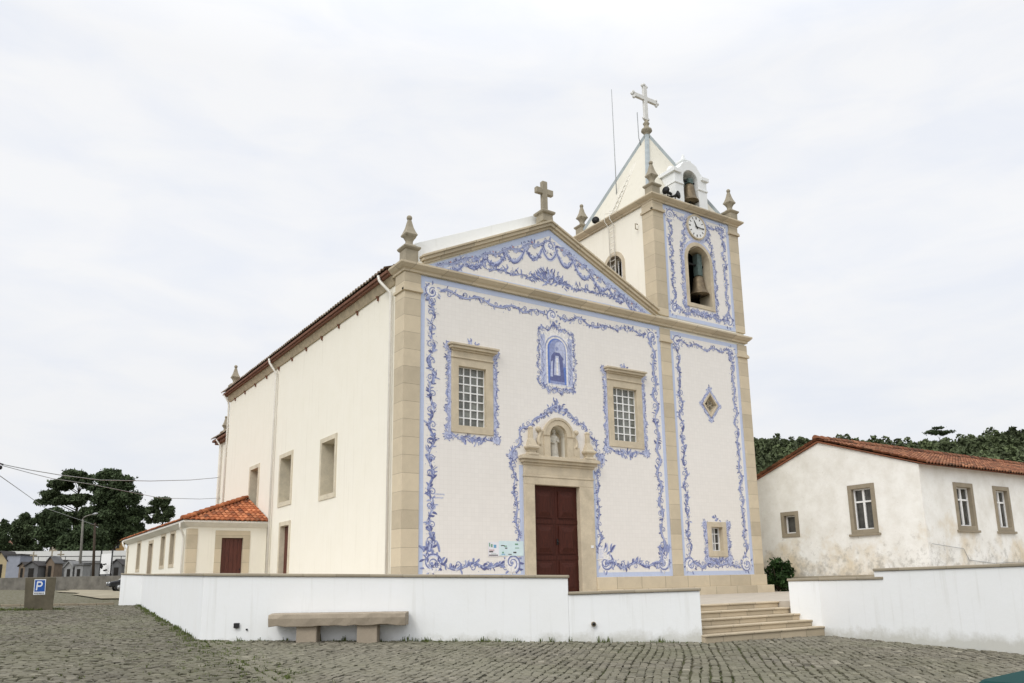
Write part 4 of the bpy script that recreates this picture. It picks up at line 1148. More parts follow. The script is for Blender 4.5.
# ------------------------------------------------------------------ things on the church
def bell(c, r, h, label, yoke_h):
    t = thing('bell', label, 'bell', c, 'bells of the church tower')
    z = c[2]; b = MB()
    b.lathe([(r, z), (r*1.0, z+.03*h), (r*.90, z+.10*h), (r*.74, z+.25*h), (r*.64, z+.45*h), (r*.58, z+.70*h), (r*.50, z+.88*h), (r*.30, z+.98*h), (.02, z+h)], (c[0], c[1], 0), 24)
    b.lathe([(r*.92, z-.001), (r*.5, z+.3*h), (.01, z+.5*h)], (c[0], c[1], 0), 20)
    b.build('bell_body', M['bronze'], t, 0, False)
    MB().tube([(c[0], c[1], z+.5*h), (c[0], c[1], z+.02)], .018, 6).ball((c[0], c[1], z-.01), .06, 8).build('clapper', M['iron'], t)
    y = MB(); y.box(c[0]-.13, c[0]+.13, c[1]-.14, c[1]+.14, z+h, z+h+yoke_h)
    for k in (-.07, .07): y.box(c[0]+k-.02, c[0]+k+.02, c[1]-.16, c[1]+.16, z+h-.02, z+h+yoke_h*.98)
    y.build('headstock', M['green_iron'], t, .01)
    return t
bell((13.80, .36, 11.62), .42, .86, 'large bronze bell on a green headstock in the arched opening below the clock', .95)
MB_ax = MB().tube([(12.84, .36, 12.95), (14.10, .36, 12.95)], .05, 8).build('bell_axle', M['iron'], CH)
bell((13.60, .36, 15.86), .39, .84, 'small bronze bell hanging in the white bell gable on top of the tower', .22)
MB().tube([(13.1, .36, 16.80), (14.05, .36, 16.80)], .035, 8).build('bell_axle', M['iron'], CH)
def horn(c, ang, label, k=.6):
    t = thing('horn_speaker', label, 'loudspeaker', c, 'horn loudspeakers on the tower top')
    d = Vector((math.cos(ang), math.sin(ang), -.05)); p = Vector(c)+Vector((0,0,.33))
    h = MB(); h.tube([p-d*.30*k, p-d*.05*k, p+d*.10*k, p+d*.22*k, p+d*.28*k], [.07*k, .08*k, .13*k, .24*k, .29*k], 16); h.build('horn', M['iron'], t)
    MB().tube([p-d*.50*k, p-d*.28*k], .11*k, 12).build('driver', M['black'], t)
    MB().tube([Vector(c), p], .025, 6).build('mount', M['iron'], t)
    return t
horn((12.36, .02, 15.34), rad(-75), 'dark horn loudspeaker on the cornice left of the white bell gable')
horn((12.20, .28, 15.60), rad(200), 'higher dark horn loudspeaker pointing left beside the white bell gable')
MB().tube([(12.20, .28, 15.34), (12.20, .28, 16.0)], .03, 6).build('speaker_post', M['iron'], CH)
horn((11.12, 3.75, 15.34), rad(215), 'dark horn loudspeaker at the back left corner of the tower roof')
a_ = thing('antenna', 'thin tall antenna rod beside the tower spire', 'antenna', (11.72, 3.0, 15.6))
MB().tube([(11.72, 3, 15.6), (11.72, 3, 18.2), (11.70, 3, 22.1)], [.025, .02, .014], 6).build('rod', M['grey_metal'], a_)
MB().box(11.64, 11.80, 2.94, 3.06, 15.58, 15.66).build('foot', M['grey_metal'], a_)
a_ = thing('lightning_rod', 'short lightning rod just left of the spire cross', 'lightning rod', (13.0, 2.6, 19.3))
MB().tube([(13.05, 2.6, 19.3), (12.88, 2.6, 19.8), (12.86, 2.6, 21.1)], .02, 6).build('rod', M['grey_metal'], a_)
MB().box(12.95, 13.2, 2.55, 2.65, 19.28, 19.36).build('clamp', M['grey_metal'], a_)
# stone saint in the niche
st = thing('statue', 'pale stone statue of a standing robed saint in the niche above the main door', 'statue', (5.80, .14, 4.062))
b = MB(); x, y, z = 5.80, .14, 4.062
b.lathe([(.19, 0), (.19, .05), (.17, .07)], (x, y, z), 12)
robe = [(.165, .06), (.175, .10), (.15, .30), (.14, .48), (.155, .62), (.165, .72), (.14, .79), (.07, .83), (.05, .86)]
vs = []; seg = 24
for r_, h_ in robe:
    for k in range(seg):
        a = 2*PI*k/seg; f = 1+.07*math.sin(a*7+h_*3)*(1 if h_ < .6 else .3); vs.append((x+r_*f*math.cos(a), y+r_*f*.72*math.sin(a), z+h_))
b.cs = True; b.add(vs, [(i*seg+k, i*seg+(k+1) % seg, (i+1)*seg+(k+1) % seg, (i+1)*seg+k) for i in range(len(robe)-1) for k in range(seg)])
b.tube([(x-.14, y, z+.74), (x-.18, y-.04, z+.56), (x-.06, y-.14, z+.52)], [.05, .045, .03], 8); b.tube([(x+.14, y, z+.74), (x+.17, y-.05, z+.58), (x+.05, y-.14, z+.60)], [.05, .045, .03], 8)
b.ball((x, y-.01, z+.94), .078, 14, (.88, .95, 1.15)); b.ball((x, y-.088, z+.935), .016, 6); b.tube([(x-.03, y-.075, z+.905), (x+.03, y-.075, z+.905)], .008, 5); b.ball((x, y+.015, z+.97), .084, 12, (.95, .95, 1.0)); b.tube([(x, y-.03, z+.88), (x, y-.05, z+.80)], [.05, .03], 8)
b.build('figure', M['statue'], st, 0, False)
# notices
nb = thing('notice_banner', 'pale blue printed banner fixed to the tiles at the left of the main door', 'banner', (3.85, -.02, .72))
MB().box(3.40, 4.35, -.028, -.0215, .73, 1.20).build('sheet', M['banner'], nb)
MB().box(3.00, 3.40, -.027, -.0215, .71, 1.17).build('side_sheet', M['paper'], nb)
r_ = random.Random(3); PM = ('print_blue', 'print_green', 'print_dark', 'print_red')
for i in range(9):
    x0 = 3.44+.88*r_.random()*.9; z0 = .76+.36*r_.random(); MB().box(x0, x0+.04+.12*r_.random(), -.030-.0002*i, -.0282, z0, z0+.02+.03*r_.random()).build('printed_mark', M[PM[r_.choice((0, 0, 1, 1, 2))]], nb)
for (x0, x1, z0, z1, c_) in ((3.03, 3.07, 1.02, 1.14, 1), (3.10, 3.16, 1.00, 1.10, 1), (3.20, 3.30, .98, 1.08, 0), (3.03, 3.22, .90, .92, 3), (3.03, 3.18, .84, .88, 2), (3.02, 3.36, .735, .765, 2), (3.10, 3.3, .79, .80, 1)):
    MB().box(x0, x1, -.0292, -.0272, z0, z1).build('printed_mark', M[PM[c_]], nb)
nn = thing('notice_sheet', 'small lilac paper notice on the tiles right of the main door', 'notice', (8.0, -.02, .62))
MB().box(7.50, 7.72, -.024, -.0215, .62, 1.02).build('sheet', M['paper'], nn)
for i in range(7): MB().box(7.53, 7.69-.03*(i % 3), -.0255, -.0242, .67+i*.045, .685+i*.045).build('printed_line', M['ink_pale'], nn)
nn = thing('name_plate', 'small white plate on the granite jamb right of the main door', 'plate', (7.2, -.11, 1.0))
MB().box(7.10, 7.22, -.118, -.101, .99, 1.08).build('plate', M['white_paint'], nn, .003)
for x_ in (7.12, 7.20): MB().ball((x_, -.119, 1.035), .006, 6).build('screw', M['grey_metal'], nn)
nn = thing('tile_inscription', 'faint small painted inscription on the tiles left of the door', 'inscription', (1.2, -.02, 2.5))
pr = MB(); r_ = random.Random(9)
for row in range(2):
    xx = 1.08
    while xx < 1.42-.06*row:
        w = .015+.02*r_.random(); pr.box(xx, xx+w, -.0165, -.0145, 2.60-row*.11-.02*r_.random(), 2.635-row*.11); xx += w+.012
pr.build('lettering', M['ink_pale'], nn)

# ------------------------------------------------------------------ sacristy annex
AX0, AX1, AY0, AY1, AE = -3.20, .0, 13.42, 28.2, 2.55
AN = thing('sacristy', 'low cream annex with orange tiled roof against the church side', 'annex', (-1.6, 20, -.7))
AD = rect(-1.86, -.98, -.7, 2.0)
w = MB(); w.plate(rect(AX0, AX1-.005, -1.5, AE), [AD], 1, AY0, AY0+.4)
AW = [rect(15.95, 16.75, 1.0, 2.32), rect(18.0, 18.8, 1.0, 2.32), rect(24.2, 25.0, 1.0, 2.32)]; ADS = rect(20.9, 21.8, -.6, 2.15)
w.plate(rect(AY0+.4, AY1-.4, -1.5, AE), AW+[ADS], 0, AX0, AX0+.4); w.box(AX0, AX1-.005, AY1-.4, AY1, -1.5, AE)
w.build('wall', M['cream'], AN)
q_ = MB(); q_.box(AX0-.03, AX0+.38, AY0-.03, AY0+.02, -1.2, 2.36); q_.box(AX0-.032, AX0+.02, AY0-.028, AY0+.22, -1.2, 2.36); q_.build('corner_pilaster', M['granite'], AN, .01)
MB().box(AX0-.032, AX0+.02, AY1-.3, AY1+.03, -1.2, 2.36).build('corner_pilaster', M['granite'], AN, .01)
f_ = MB(); f_.plate(rect(-2.12, -.70, -.9, 2.30), [rect(-1.858, -.982, -.9+.001, 1.998)], 1, AY0-.025, AY0+.2); f_.build('door_surround', M['granite'], AN, .01)
d_ = MB(); d_.box(-1.86, -.98, AY0+.12, AY0+.18, -.7, 2.0)
for k in range(5): d_.box(-1.84+k*.172, -1.70+k*.172, AY0+.105, AY0+.12, -.6, 1.95)
d_ = d_.build('door', M['door2'], AN, .004); MB().ball((-1.05, AY0+.08, .7), .03, 8).build('handle', M['iron'], d_)
for q in AW: MB().plate(rect(q[0][0]-.14, q[2][0]+.14, q[0][1]-.14, q[2][1]+.14), [rect(q[0][0]+.001, q[2][0]-.001, q[0][1]+.001, q[2][1]-.001)], 0, AX0-.02, AX0+.25).build('opening_surround', M['granite_plain'], AN)
MB().plate(rect(ADS[0][0]-.14, ADS[2][0]+.14, -.8, 2.3), [rect(ADS[0][0]+.001, ADS[2][0]-.001, -.799, 2.149)], 0, AX0-.02, AX0+.25).build('opening_surround', M['granite_plain'], AN)
for q in AW:
    w = MB().box(AX0+.2, AX0+.23, q[0][0], q[2][0], q[0][1], q[2][1]).build('window', M['glass_dark'], AN)
    MB().box(AX0+.16, AX0+.2, (q[0][0]+q[2][0])/2-.03, (q[0][0]+q[2][0])/2+.03, q[0][1], q[2][1]).box(AX0+.162, AX0+.198, q[0][0], q[2][0], 1.66, 1.71).build('glazing_bars', M['white_paint'], w)
MB().box(AX0+.15, AX0+.22, ADS[0][0], ADS[2][0], -.7, 2.15).box(AX0+.13, AX0+.15, ADS[0][0]+.12, ADS[2][0]-.12, .2, 1.9).build('side_door', M['door2'], AN)
co = MB(); co.sweep([(0, AE-.12), (.06, AE-.10), (.22, AE+.04), (.26, AE+.06), (.26, AE+.14), (0, AE+.14)], [(AX1-.005, AY1), (AX0, AY1), (AX0, AY0), (AX1-.005, AY0)]); co.build('eave_cornice', M['pipe'], AN)
rz = AE+.15; rt = MB(); run = 3.45; rise = 1.30
hipL = math.hypot(run, rise)
tiled_slope(rt, (AX1-.02, AY0-.30, rz), (AX0-.30, AY0-.30, rz), (0, run, rise), lambda u: hipL*(1-u/3.5) if True else 0, seed=11, pitch=.2)
tiled_slope(rt, (AX0-.30, AY0-.30, rz), (AX0-.30, AY1+.3, rz), (run, 0, rise), lambda u: min(hipL, hipL*u/3.5, hipL*(15.38-u)/3.5), seed=12, pitch=.2)
rt.ct = .4; pz = rz+rise
rt.add([(AX1-.02, AY0-.27, rz-.01), (AX0-.27, AY0-.27, rz-.01), (AX0-.27, AY1+.27, rz-.01), (AX1-.02, AY1+.27, rz-.01), (AX1-.02, AY0+3.2, pz-.02), (AX1-.02, AY1-3.2, pz-.02)], [(0,1,4), (1,2,5,4), (2,3,5), (0,4,5,3), (3,2,1,0)])
ridge_tiles(rt, (AX0-.3, AY0-.3, rz+.03), (AX1-.05, AY0+3.15, pz+.05), .12)
rt.build('roof', M['roof'], AN, 0, False)
MB().tube([(AX0-.3, AY0+.15, rz-.1), (AX0-.28, AY0+.2, rz-.28), (AX0-.08, AY0+.45, rz-.6), (AX0-.07, AY0+.46, rz-.75), (AX0-.07, AY0+.46, -.7)], .045, 8).build('downpipe', M['pipe'], AN)
MB().tube([(AX0-.3, AY1-.1, rz-.1), (AX0-.28, AY1-.2, rz-.28), (AX0-.08, AY1-.3, rz-.6), (AX0-.07, AY1-.3, .2)], .045, 8).build('downpipe', M['pipe'], AN)

# ------------------------------------------------------------------ white boundary walls
def ramp_wall(mb, path, zb, zt, th, side=1):
    """vertical wall along a plan polyline; zb/zt per vertex; thickness to the left of travel"""
    P = [Vector(p) for p in path]; n = len(P); vs = []
    for i in range(n):
        d0 = (P[i]-P[i-1]).normalized() if i else (P[1]-P[0]).normalized(); d1 = (P[i+1]-P[i]).normalized() if i < n-1 else d0
        n0 = Vector((-d0.y, d0.x)); n1 = Vector((-d1.y, d1.x)); b = (n0+n1).normalized(); b /= max(.3, b.dot(n0)); q = P[i]+b*th; q0 = P[i]+b*0
        vs += [(q0.x, q0.y, zb[i]), (q.x, q.y, zb[i]), (q.x, q.y, zt[i]), (q0.x, q0.y, zt[i])]
    fs = [(i*4+k, (i+1)*4+k, (i+1)*4+(k+1) % 4, i*4+(k+1) % 4) for i in range(n-1) for k in range(4)] + [(0,1,2,3), tuple(range(4*n-1, 4*n-5, -1))]
    return mb.add(vs, fs)
def off_path(path, e):
    P = [Vector(p) for p in path]; n = len(P); out = []
    for i in range(n):
        d0 = (P[i]-P[i-1]).normalized() if i else (P[1]-P[0]).normalized(); d1 = (P[i+1]-P[i]).normalized() if i < n-1 else d0
        n0 = Vector((-d0.y, d0.x)); n1 = Vector((-d1.y, d1.x)); b = (n0+n1).normalized(); b /= max(.3, b.dot(n0)); out.append(tuple(P[i]-b*e))
    return out
TW = thing('terrace_wall', 'long white rendered wall with stone coping stepping down beside the steps', 'wall', (WL0[0], WL0[1], -1.4))
wd = Vector((WR0[0]-WL0[0], WR0[1]-WL0[1])); wl = wd.length; wd.normalize()
tS = (-.35-WL0[0])/(WR0[0]-WL0[0]); WS = (WL0[0]+wd.x*wl*tS, WL0[1]+wd.y*wl*tS)
cap_h = .062
pu = [WE, WB, WL0, WS]; ztu = [.62, .575, .20, -.005]
pu[0] = (WE[0], WE[1])
w = MB(); ramp_wall(w, pu, [gz(*p)-.4 for p in pu], [z-cap_h for z in ztu], .36)
ramp_wall(w, [WS, WR0], [-1.8, -1.9], [-.345-cap_h, -.325-cap_h], .36)
wall_o = w.build('wall_body', M['white_low'], TW, .012)
w = MB(); ramp_wall(w, off_path([WE, WB, WL0, (WS[0]+wd.x*.03, WS[1]+wd.y*.03)], .04), [z-cap_h+.002 for z in ztu], ztu, .44)
w.build('coping', M['cap'], TW, .018)
w = MB(); ramp_wall(w, off_path([WS, (WR0[0]+.02, WR0[1]-.01)], .04), [-.345-cap_h+.002, -.325-cap_h+.002], [-.345, -.325], .44); w.build('coping', M['cap'], TW, .018)
nW = Vector((-wd.y, wd.x))*-1
def wall_at(u, v):   # the point of the front wall seen there
    r = _F + R2*(u-512-29.31)/FPX - U2*(v-341.5-63.51)/FPX
    t = ((WL0[0]-CAM[0])*nW.x + (WL0[1]-CAM[1])*nW.y)/(r[0]*nW.x+r[1]*nW.y); return CAM+r*t
p = wall_at(593.5, 624); d3 = Vector((nW.x, nW.y, 0)); c0 = Vector(p)
dp = MB(); dp.tube([c0-d3*.1, c0+d3*.07], .05, 14); dp.build('drain_pipe', M['granite_grey'], TW)
dk = MB(); dk.tube([c0+d3*.06+Vector((0,0,.005)), c0+d3*.0715+Vector((0,0,.005))], .034, 12); dk.build('pipe_shade_disc', M['black'], TW)  # black disc on the solid pipe end, painting the dark of its hollow
p = wall_at(237, 625.5); c0 = Vector(p); t3 = Vector((wd.x, wd.y, 0))
bx = MB(); vs = []
for s_ in (-1, 1):
    for h_ in (-1, 1):
        for o_ in (0, 1): vs.append(c0+t3*s_*.05+Vector((0,0,h_*.05))+d3*(o_*.07-.01))
bx.add(vs, [(0,1,3,2), (4,6,7,5), (0,4,5,1), (2,3,7,6), (0,2,6,4), (1,5,7,3)]); bx.build('socket_box', M['black'], TW, .006)
p = wall_at(247, 629.5); c0 = Vector(p); MB().tube([c0-d3*.02, c0+d3*.03], .02, 8).build('pipe_stub', M['iron'], TW)
# steps
SP = thing('stone_steps', 'flight of five worn granite steps up to the church terrace', 'steps', (3.7, -9.8, -1.45))
for k in range(5):
    zt_k = -1.27+.14*k; yf = -10.35+.30*k; xl_ = ST_X0-.06 if k == 0 else ST_X0+.01; xr_ = (6.0, 5.85, 5.74, 5.70, 5.69)[k]
    s_ = MB(); yb = -8.85
    bb = -1.75 if k == 0 else zt_k-.142
    s_.box(xl_, xr_, yf+.03, yb if k == 4 else yf+.62, bb, zt_k-.045); s_.box(xl_, xr_+.02, yf, yb-.0 if k == 4 else yf+.60, zt_k-.043, zt_k)
    s_.build('step', M['granite_step'], SP, .014)
RWT = thing('street_wall', 'white rendered wall running from the steps along the right side of the street', 'wall', (RW0[0], RW0[1], -1.5))
rd = Vector((RW1[0]-RW0[0], RW1[1]-RW0[1])).normalized(); RS = (RW0[0]+rd.x*1.66, RW0[1]+rd.y*1.66)
w = MB(); ramp_wall(w, [(5.66, -9.50), RW0, (RS[0]+rd.x*.02, RS[1]+rd.y*.02)], [-1.4, -1.9, -1.9], [-.18-cap_h, -.18-cap_h, -.18-cap_h], .34)
ramp_wall(w, [RS, RW1], [-1.9, -2.0], [-.005-cap_h, .03-cap_h], .34); w.build('wall_body', M['white_low'], RWT, .012)
w = MB(); ramp_wall(w, off_path([(5.66, -9.48), RW0, (RS[0]+rd.x*.24, RS[1]+rd.y*.24)], .03), [-.18-cap_h+.002]*3, [-.18]*3, .41); w.build('coping', M['cap'], RWT, .015)
w = MB(); ramp_wall(w, off_path([RS, RW1], .035), [-.005-cap_h+.002, .03-cap_h+.002], [-.005, .03], .42); w.build('coping', M['cap'], RWT, .015)
# bench
BN = thing('stone_bench', 'rough granite slab bench on two stone blocks against the white wall', 'bench', (-4.3, -6.3, -1.2))
bu = [Vector(wall_at(u, 625)) for u in (275.5, 409, 302, 322, 361, 381)]
def wp(p, o): return (p[0]+nW.x*o, p[1]+nW.y*o)
r_ = random.Random(4); s_ = MB(); n = 16; zt_b, zb_b = -.635, -.90
bl, br_ = bu[0]*1.0, bu[1]*1.0
vs = []
for i in range(n+1):
    t = i/n; p = bl.lerp(br_, t); e = .0 if 0 < i < n else .02
    zl = -.63 + (-.655+.63)*t
    vs += [(*wp(p, .06), zl-.26), (*wp(p, .50+r_.uniform(-.012, .012)), zl-.25+r_.uniform(-.015, .02)), (*wp(p, .53+r_.uniform(-.012, .008)), zl-.10), (*wp(p, .51+r_.uniform(-.01, .01)), zl-.012+r_.uniform(-.012, .006)), (*wp(p, .28), zl+r_.uniform(-.006, .008)), (*wp(p, .05), zl)]
s_.add(vs, [(i*6+k, (i+1)*6+k, (i+1)*6+(k+1) % 6, i*6+(k+1) % 6) for i in range(n) for k in range(6)] + [tuple(range(6)), tuple(range(6*n+5, 6*n-1, -1))]); s_.build('seat', M['granite_bench'], BN, .012)
for a, b_ in ((2, 3), (4, 5)):
    s_ = MB(); p, q = bu[a], bu[b_]; P4 = [wp(p, .08), wp(q, .08), wp(q, .42), wp(p, .42)]
    zb0 = gz(*P4[2])-.05; s_.add([(x, y, zb0) for x, y in P4]+[(x, y, -.88) for x, y in P4], [(3,2,1,0), (4,5,6,7), (0,1,5,4), (1,2,6,5), (2,3,7,6), (3,0,4,7)]); s_.build('support', M['granite_bench'], BN, .02)

# ------------------------------------------------------------------ parking block and sign
pa, pb = at(24, 610, 28.6), at(52.5, 609.5, 28.6); ta, tb = at(25.5, 577.5, 28.6), at(56.5, 577, 28.6)
BK = MB(); dx = R2[:2]/np.linalg.norm(R2[:2]); fw2 = (pa-CAM)[:2]/np.linalg.norm((pa-CAM)[:2])
def P3(p, o, z=None): return (p[0]+fw2[0]*o, p[1]+fw2[1]*o, p[2] if z is None else z)
BK.add([P3(pa, 0, pa[2]-.1), P3(pb, 0, pb[2]-.1), P3(tb, .10), P3(ta, .10), P3(pa, .5, pa[2]-.1), P3(pb, .5, pb[2]-.1), P3(tb, .5), P3(ta, .5)], [(0,1,2,3), (5,4,7,6), (4,0,3,7), (1,5,6,2), (3,2,6,7), (4,5,1,0)])
tag(BK.build('concrete_block', M['concrete'], None, .02), 'brown grey concrete block widening upwards and carrying a blue parking sign', 'concrete block')
SG = thing('parking_sign', 'blue and white parking sign with letter P on the concrete block', 'parking sign', tuple(at(39, 595, 28.55)))
def sg_pt(u, v, o): # a point on the leaning front of the block
    t = (v-577.3)/(609.8-577.3); p = at(u, v, 28.6); q = .10*(1-t)-o; return (p[0]+fw2[0]*q, p[1]+fw2[1]*q, p[2])
def sg_poly(poly, o0, o1):
    mbp = MB(); n = len(poly); tri = tessellate_polygon([[Vector((a, b, 0)) for a, b in poly]])
    mbp.add([sg_pt(a, b, o0) for a, b in poly]+[sg_pt(a, b, o1) for a, b in poly], [tuple(t) for t in tri]+[tuple(i+n for i in reversed(t)) for t in tri]+[(i, (i+1) % n, (i+1) % n+n, i+n) for i in range(n)]); return mbp
sg_poly([(33.2, 594.8), (45.0, 594.6), (46.2, 579.2), (34.6, 579.2)], .002, .022).build('plate', M['sign_white'], SG)
sg_poly([(34.3, 591.7), (44.6, 591.5), (45.3, 580.1), (35.2, 580.1)], .023, .026).build('blue_field', M['sign_blue'], SG)
def pq(a, b):   # letter box coordinates 0..1 to sign coordinates
    return (36.4+.12*(1-b)*-6+.75*b + a*6.2, 590.3-9.0*b)
op = [(0, 0), (.22, 0), (.22, .38), (.58, .38)] + [(.58+.40*math.cos(t), .69+.31*math.sin(t)) for t in [-PI/2+PI*i/10 for i in range(1, 10)]] + [(.58, 1.0), (0, 1.0)]
ip = [(.22, .55), (.55, .55)] + [(.55+.20*math.cos(t), .695+.145*math.sin(t)) for t in [-PI/2+PI*i/8 for i in range(1, 8)]] + [(.55, .84), (.22, .84)]
lp = MB(); L1 = [pq(*p) for p in op]; L2 = [pq(*p) for p in ip]
tri = tessellate_polygon([[Vector((a, b, 0)) for a, b in l] for l in (L1, L2)]); fl_ = L1+L2; n = len(fl_)
lp.add([sg_pt(a, b, .028) for a, b in fl_], [tuple(t) for t in tri]); lp.build('letter', M['sign_white'], SG)
tx = MB(); u = 34.4
for k, wch in enumerate((1.0, .8, .9, .5, .9, .9, 1.0, .9)):
    q = sg_poly([(u, 594.2), (u+wch*.75, 594.2), (u+wch*.75, 592.6), (u, 592.6)], .0225, .024); tx.add(q.v, q.f); u += wch+.36
tx.build('small_lettering', M['print_dark'], SG)

# ------------------------------------------------------------------ the old house on the right
HX, HY, HB = 18.5, -5.72, -.75
HS = thing('old_house', 'weathered white house with red tiled gable roof right of the church', 'house', (24, -2, HB))
HZ = 3.93; HAY, HAZ = -1.41, 5.38; HLY = 2.75; HLZ = HZ
GW = rect(-3.62, -2.76, 1.64, 3.26); SWN = rect(.10, .68, 1.70, 2.46)
w = MB(); w.plate([(HY, HB-.5), (HLY, HB-.5), (HLY, HLZ), (HAY, HAZ), (HY, HZ)], [GW, SWN], 0, HX, HX+.45)
SWR = [rect(20.92, 22.0, 1.66, 3.18), rect(23.95, 24.92, 1.66, 3.18), rect(28.0, 29.0, 1.72, 3.12)]
w.plate(rect(HX+.45, 38, HB-.5, HZ), SWR, 1, HY, HY+.45); w.box(37.5, 38, HY+.45, HLY, HB-.5, HZ); w.box(HX+.45, 37.5, HLY-.4, HLY, HB-.5, HZ)
w.build('wall', M['house_wall'], HS)
MB().box(HX-.04, HX+.02, HY-.02, HLY, HB-.5, -.12).build('dark_plinth', M['granite_old'], HS)
def house_window(ax, q, sill=True, two=True):
    (a0, b0), (a1, b1) = q[0], q[2]
    c0 = HX if ax == 0 else HY
    def bxx(m_, u0, u1, v0, v1, o0, o1):
        if ax == 0: m_.box(c0+o0, c0+o1, u0, u1, v0, v1)
        else: m_.box(u0, u1, c0+o0, c0+o1, v0, v1)
    g = MB(); bxx(g, a0-.02, a1+.02, b0-.02, b1+.02, .18, .21); g = g.build('window', M['glass_dark'], HS)
    s_ = MB(); s_.plate(rect(a0-.17, a1+.17, b0-.16, b1+.17), [rect(a0+.001, a1-.001, b0+.001, b1-.001)], ax, c0-.045, c0+.15)
    if sill: bxx(s_, a0-.26, a1+.26, b0-.25, b0-.161, -.10, .02)
    s_.build('stone_frame', M['granite_grey'], g, .01)
    f_ = MB(); t = .05
    bxx(f_, a0, a0+t, b0, b1, .12, .178); bxx(f_, a1-t, a1, b0, b1, .12, .178); bxx(f_, a0+t, a1-t, b0, b0+t, .121, .177); bxx(f_, a0+t, a1-t, b1-t, b1, .121, .177)
    if two:
        m_ = (a0+a1)/2; bxx(f_, m_-.045, m_+.045, b0+t, b1-t, .115, .176); zz = b0+(b1-b0)*.68; bxx(f_, a0+t, a1-t, zz-.035, zz+.035, .117, .175)
    f_.build('sash', M['white_paint'], g, .006)
    cu = MB(); 
    n = 14; vs = []
    for i in range(n+1):
        u = a0+.03+(a1-a0)*.34*i/n
        for zz in (b0+.02, b1-.02): vs.append((c0+.30+.03*math.sin(i*1.9), u, zz) if ax == 0 else (u, c0+.30+.03*math.sin(i*1.9), zz))
    cu.add(vs, [(2*i, 2*i+2, 2*i+3, 2*i+1) for i in range(n)]); cu.build('curtain', M['curtain'], g, 0, False)
    return g
house_window(0, GW); lab(house_window(0, SWN, False, False), 'small square window near the church')
for q in SWR: house_window(1, q)
hr = MB(); ru = Vector((0, HAY-HY+.35, HAZ-HZ+.12)); rl = ru.length
tiled_slope(hr, (HX-.11, HY-.35, HZ-.02), (38.3, HY-.35, HZ-.02), ru, lambda u: rl+.05, seed=21, pitch=.23, course=.38, amp=.075)
tiled_slope(hr, (38.3, HLY+.35, HZ-.05), (HX-.16, HLY+.35, HZ-.05), (0, HAY-HLY-.35, HAZ-HLZ+.17), lambda u: math.hypot(HLY+.35-HAY, HAZ-HLZ+.17), seed=22, pitch=.23, course=.38, sub=4, amp=.075)
hr.ct = .35; hr.prism([(HY-.30, HZ-.06), (HY-.30, HZ-.03), (HAY, HAZ+.08), (HLY+.30, HLZ-.05), (HLY+.30, HLZ-.10), (HAY, HAZ+.01)], 0, HX-.09, 38.2)
ridge_tiles(hr, (HX-.2, HAY, HAZ+.16), (38.3, HAY, HAZ+.16), .14)
hr.build('roof', M['roof_old'], HS, 0, False)
MB().tube([(HX+.15, HY-.08, .95), (20.9, HY-.035, .78), (21.2, HY-.03, .35), (23, HY-.03, .22), (25, HY-.03, .26), (28, HY-.03, .20)], .010, 6).build('wall_cable', M['grey_metal'], HS)

# ------------------------------------------------------------------ vegetation
def leaf_cloud(centres, size, seed, flat=0.35):
    """centres: (x, y, z, rx, ry, rz, n); returns quads scattered in the blobs, denser near their skin"""
    r = np.random.default_rng(seed); Vs = []; Ts = []
    for (x, y, z, rx, ry, rz, n) in centres:
        n = int(n); d = r.normal(size=(n, 3)); d /= np.linalg.norm(d, axis=1)[:, None]
        q = r.random(n)**.45*(1+.35*np.maximum(r.normal(size=n), 0)*(r.random(n) < .3)); p = d*q[:, None]*np.array([rx, ry, rz]) + np.array([x, y, z])
        a = r.normal(size=(n, 3)); a /= np.linalg.norm(a, axis=1)[:, None]
        b = np.cross(a, r.normal(size=(n, 3))); b /= np.linalg.norm(b, axis=1)[:, None]
        s1 = size*(.6+.8*r.random(n))[:, None]; s2 = s1*(.35+.4*r.random(n))[:, None]
        Vs.append(np.stack([p-a*s1, p-b*s2, p+a*s1, p+b*s2], 1)); 
        Ts.append(np.clip(r.normal(.5, .16, n) + r.normal(0, .16), 0, 1))
    V = np.concatenate(Vs).reshape(-1, 3); T = np.concatenate(Ts)
    F = np.arange(len(V)).reshape(-1, 4); return V, F, T
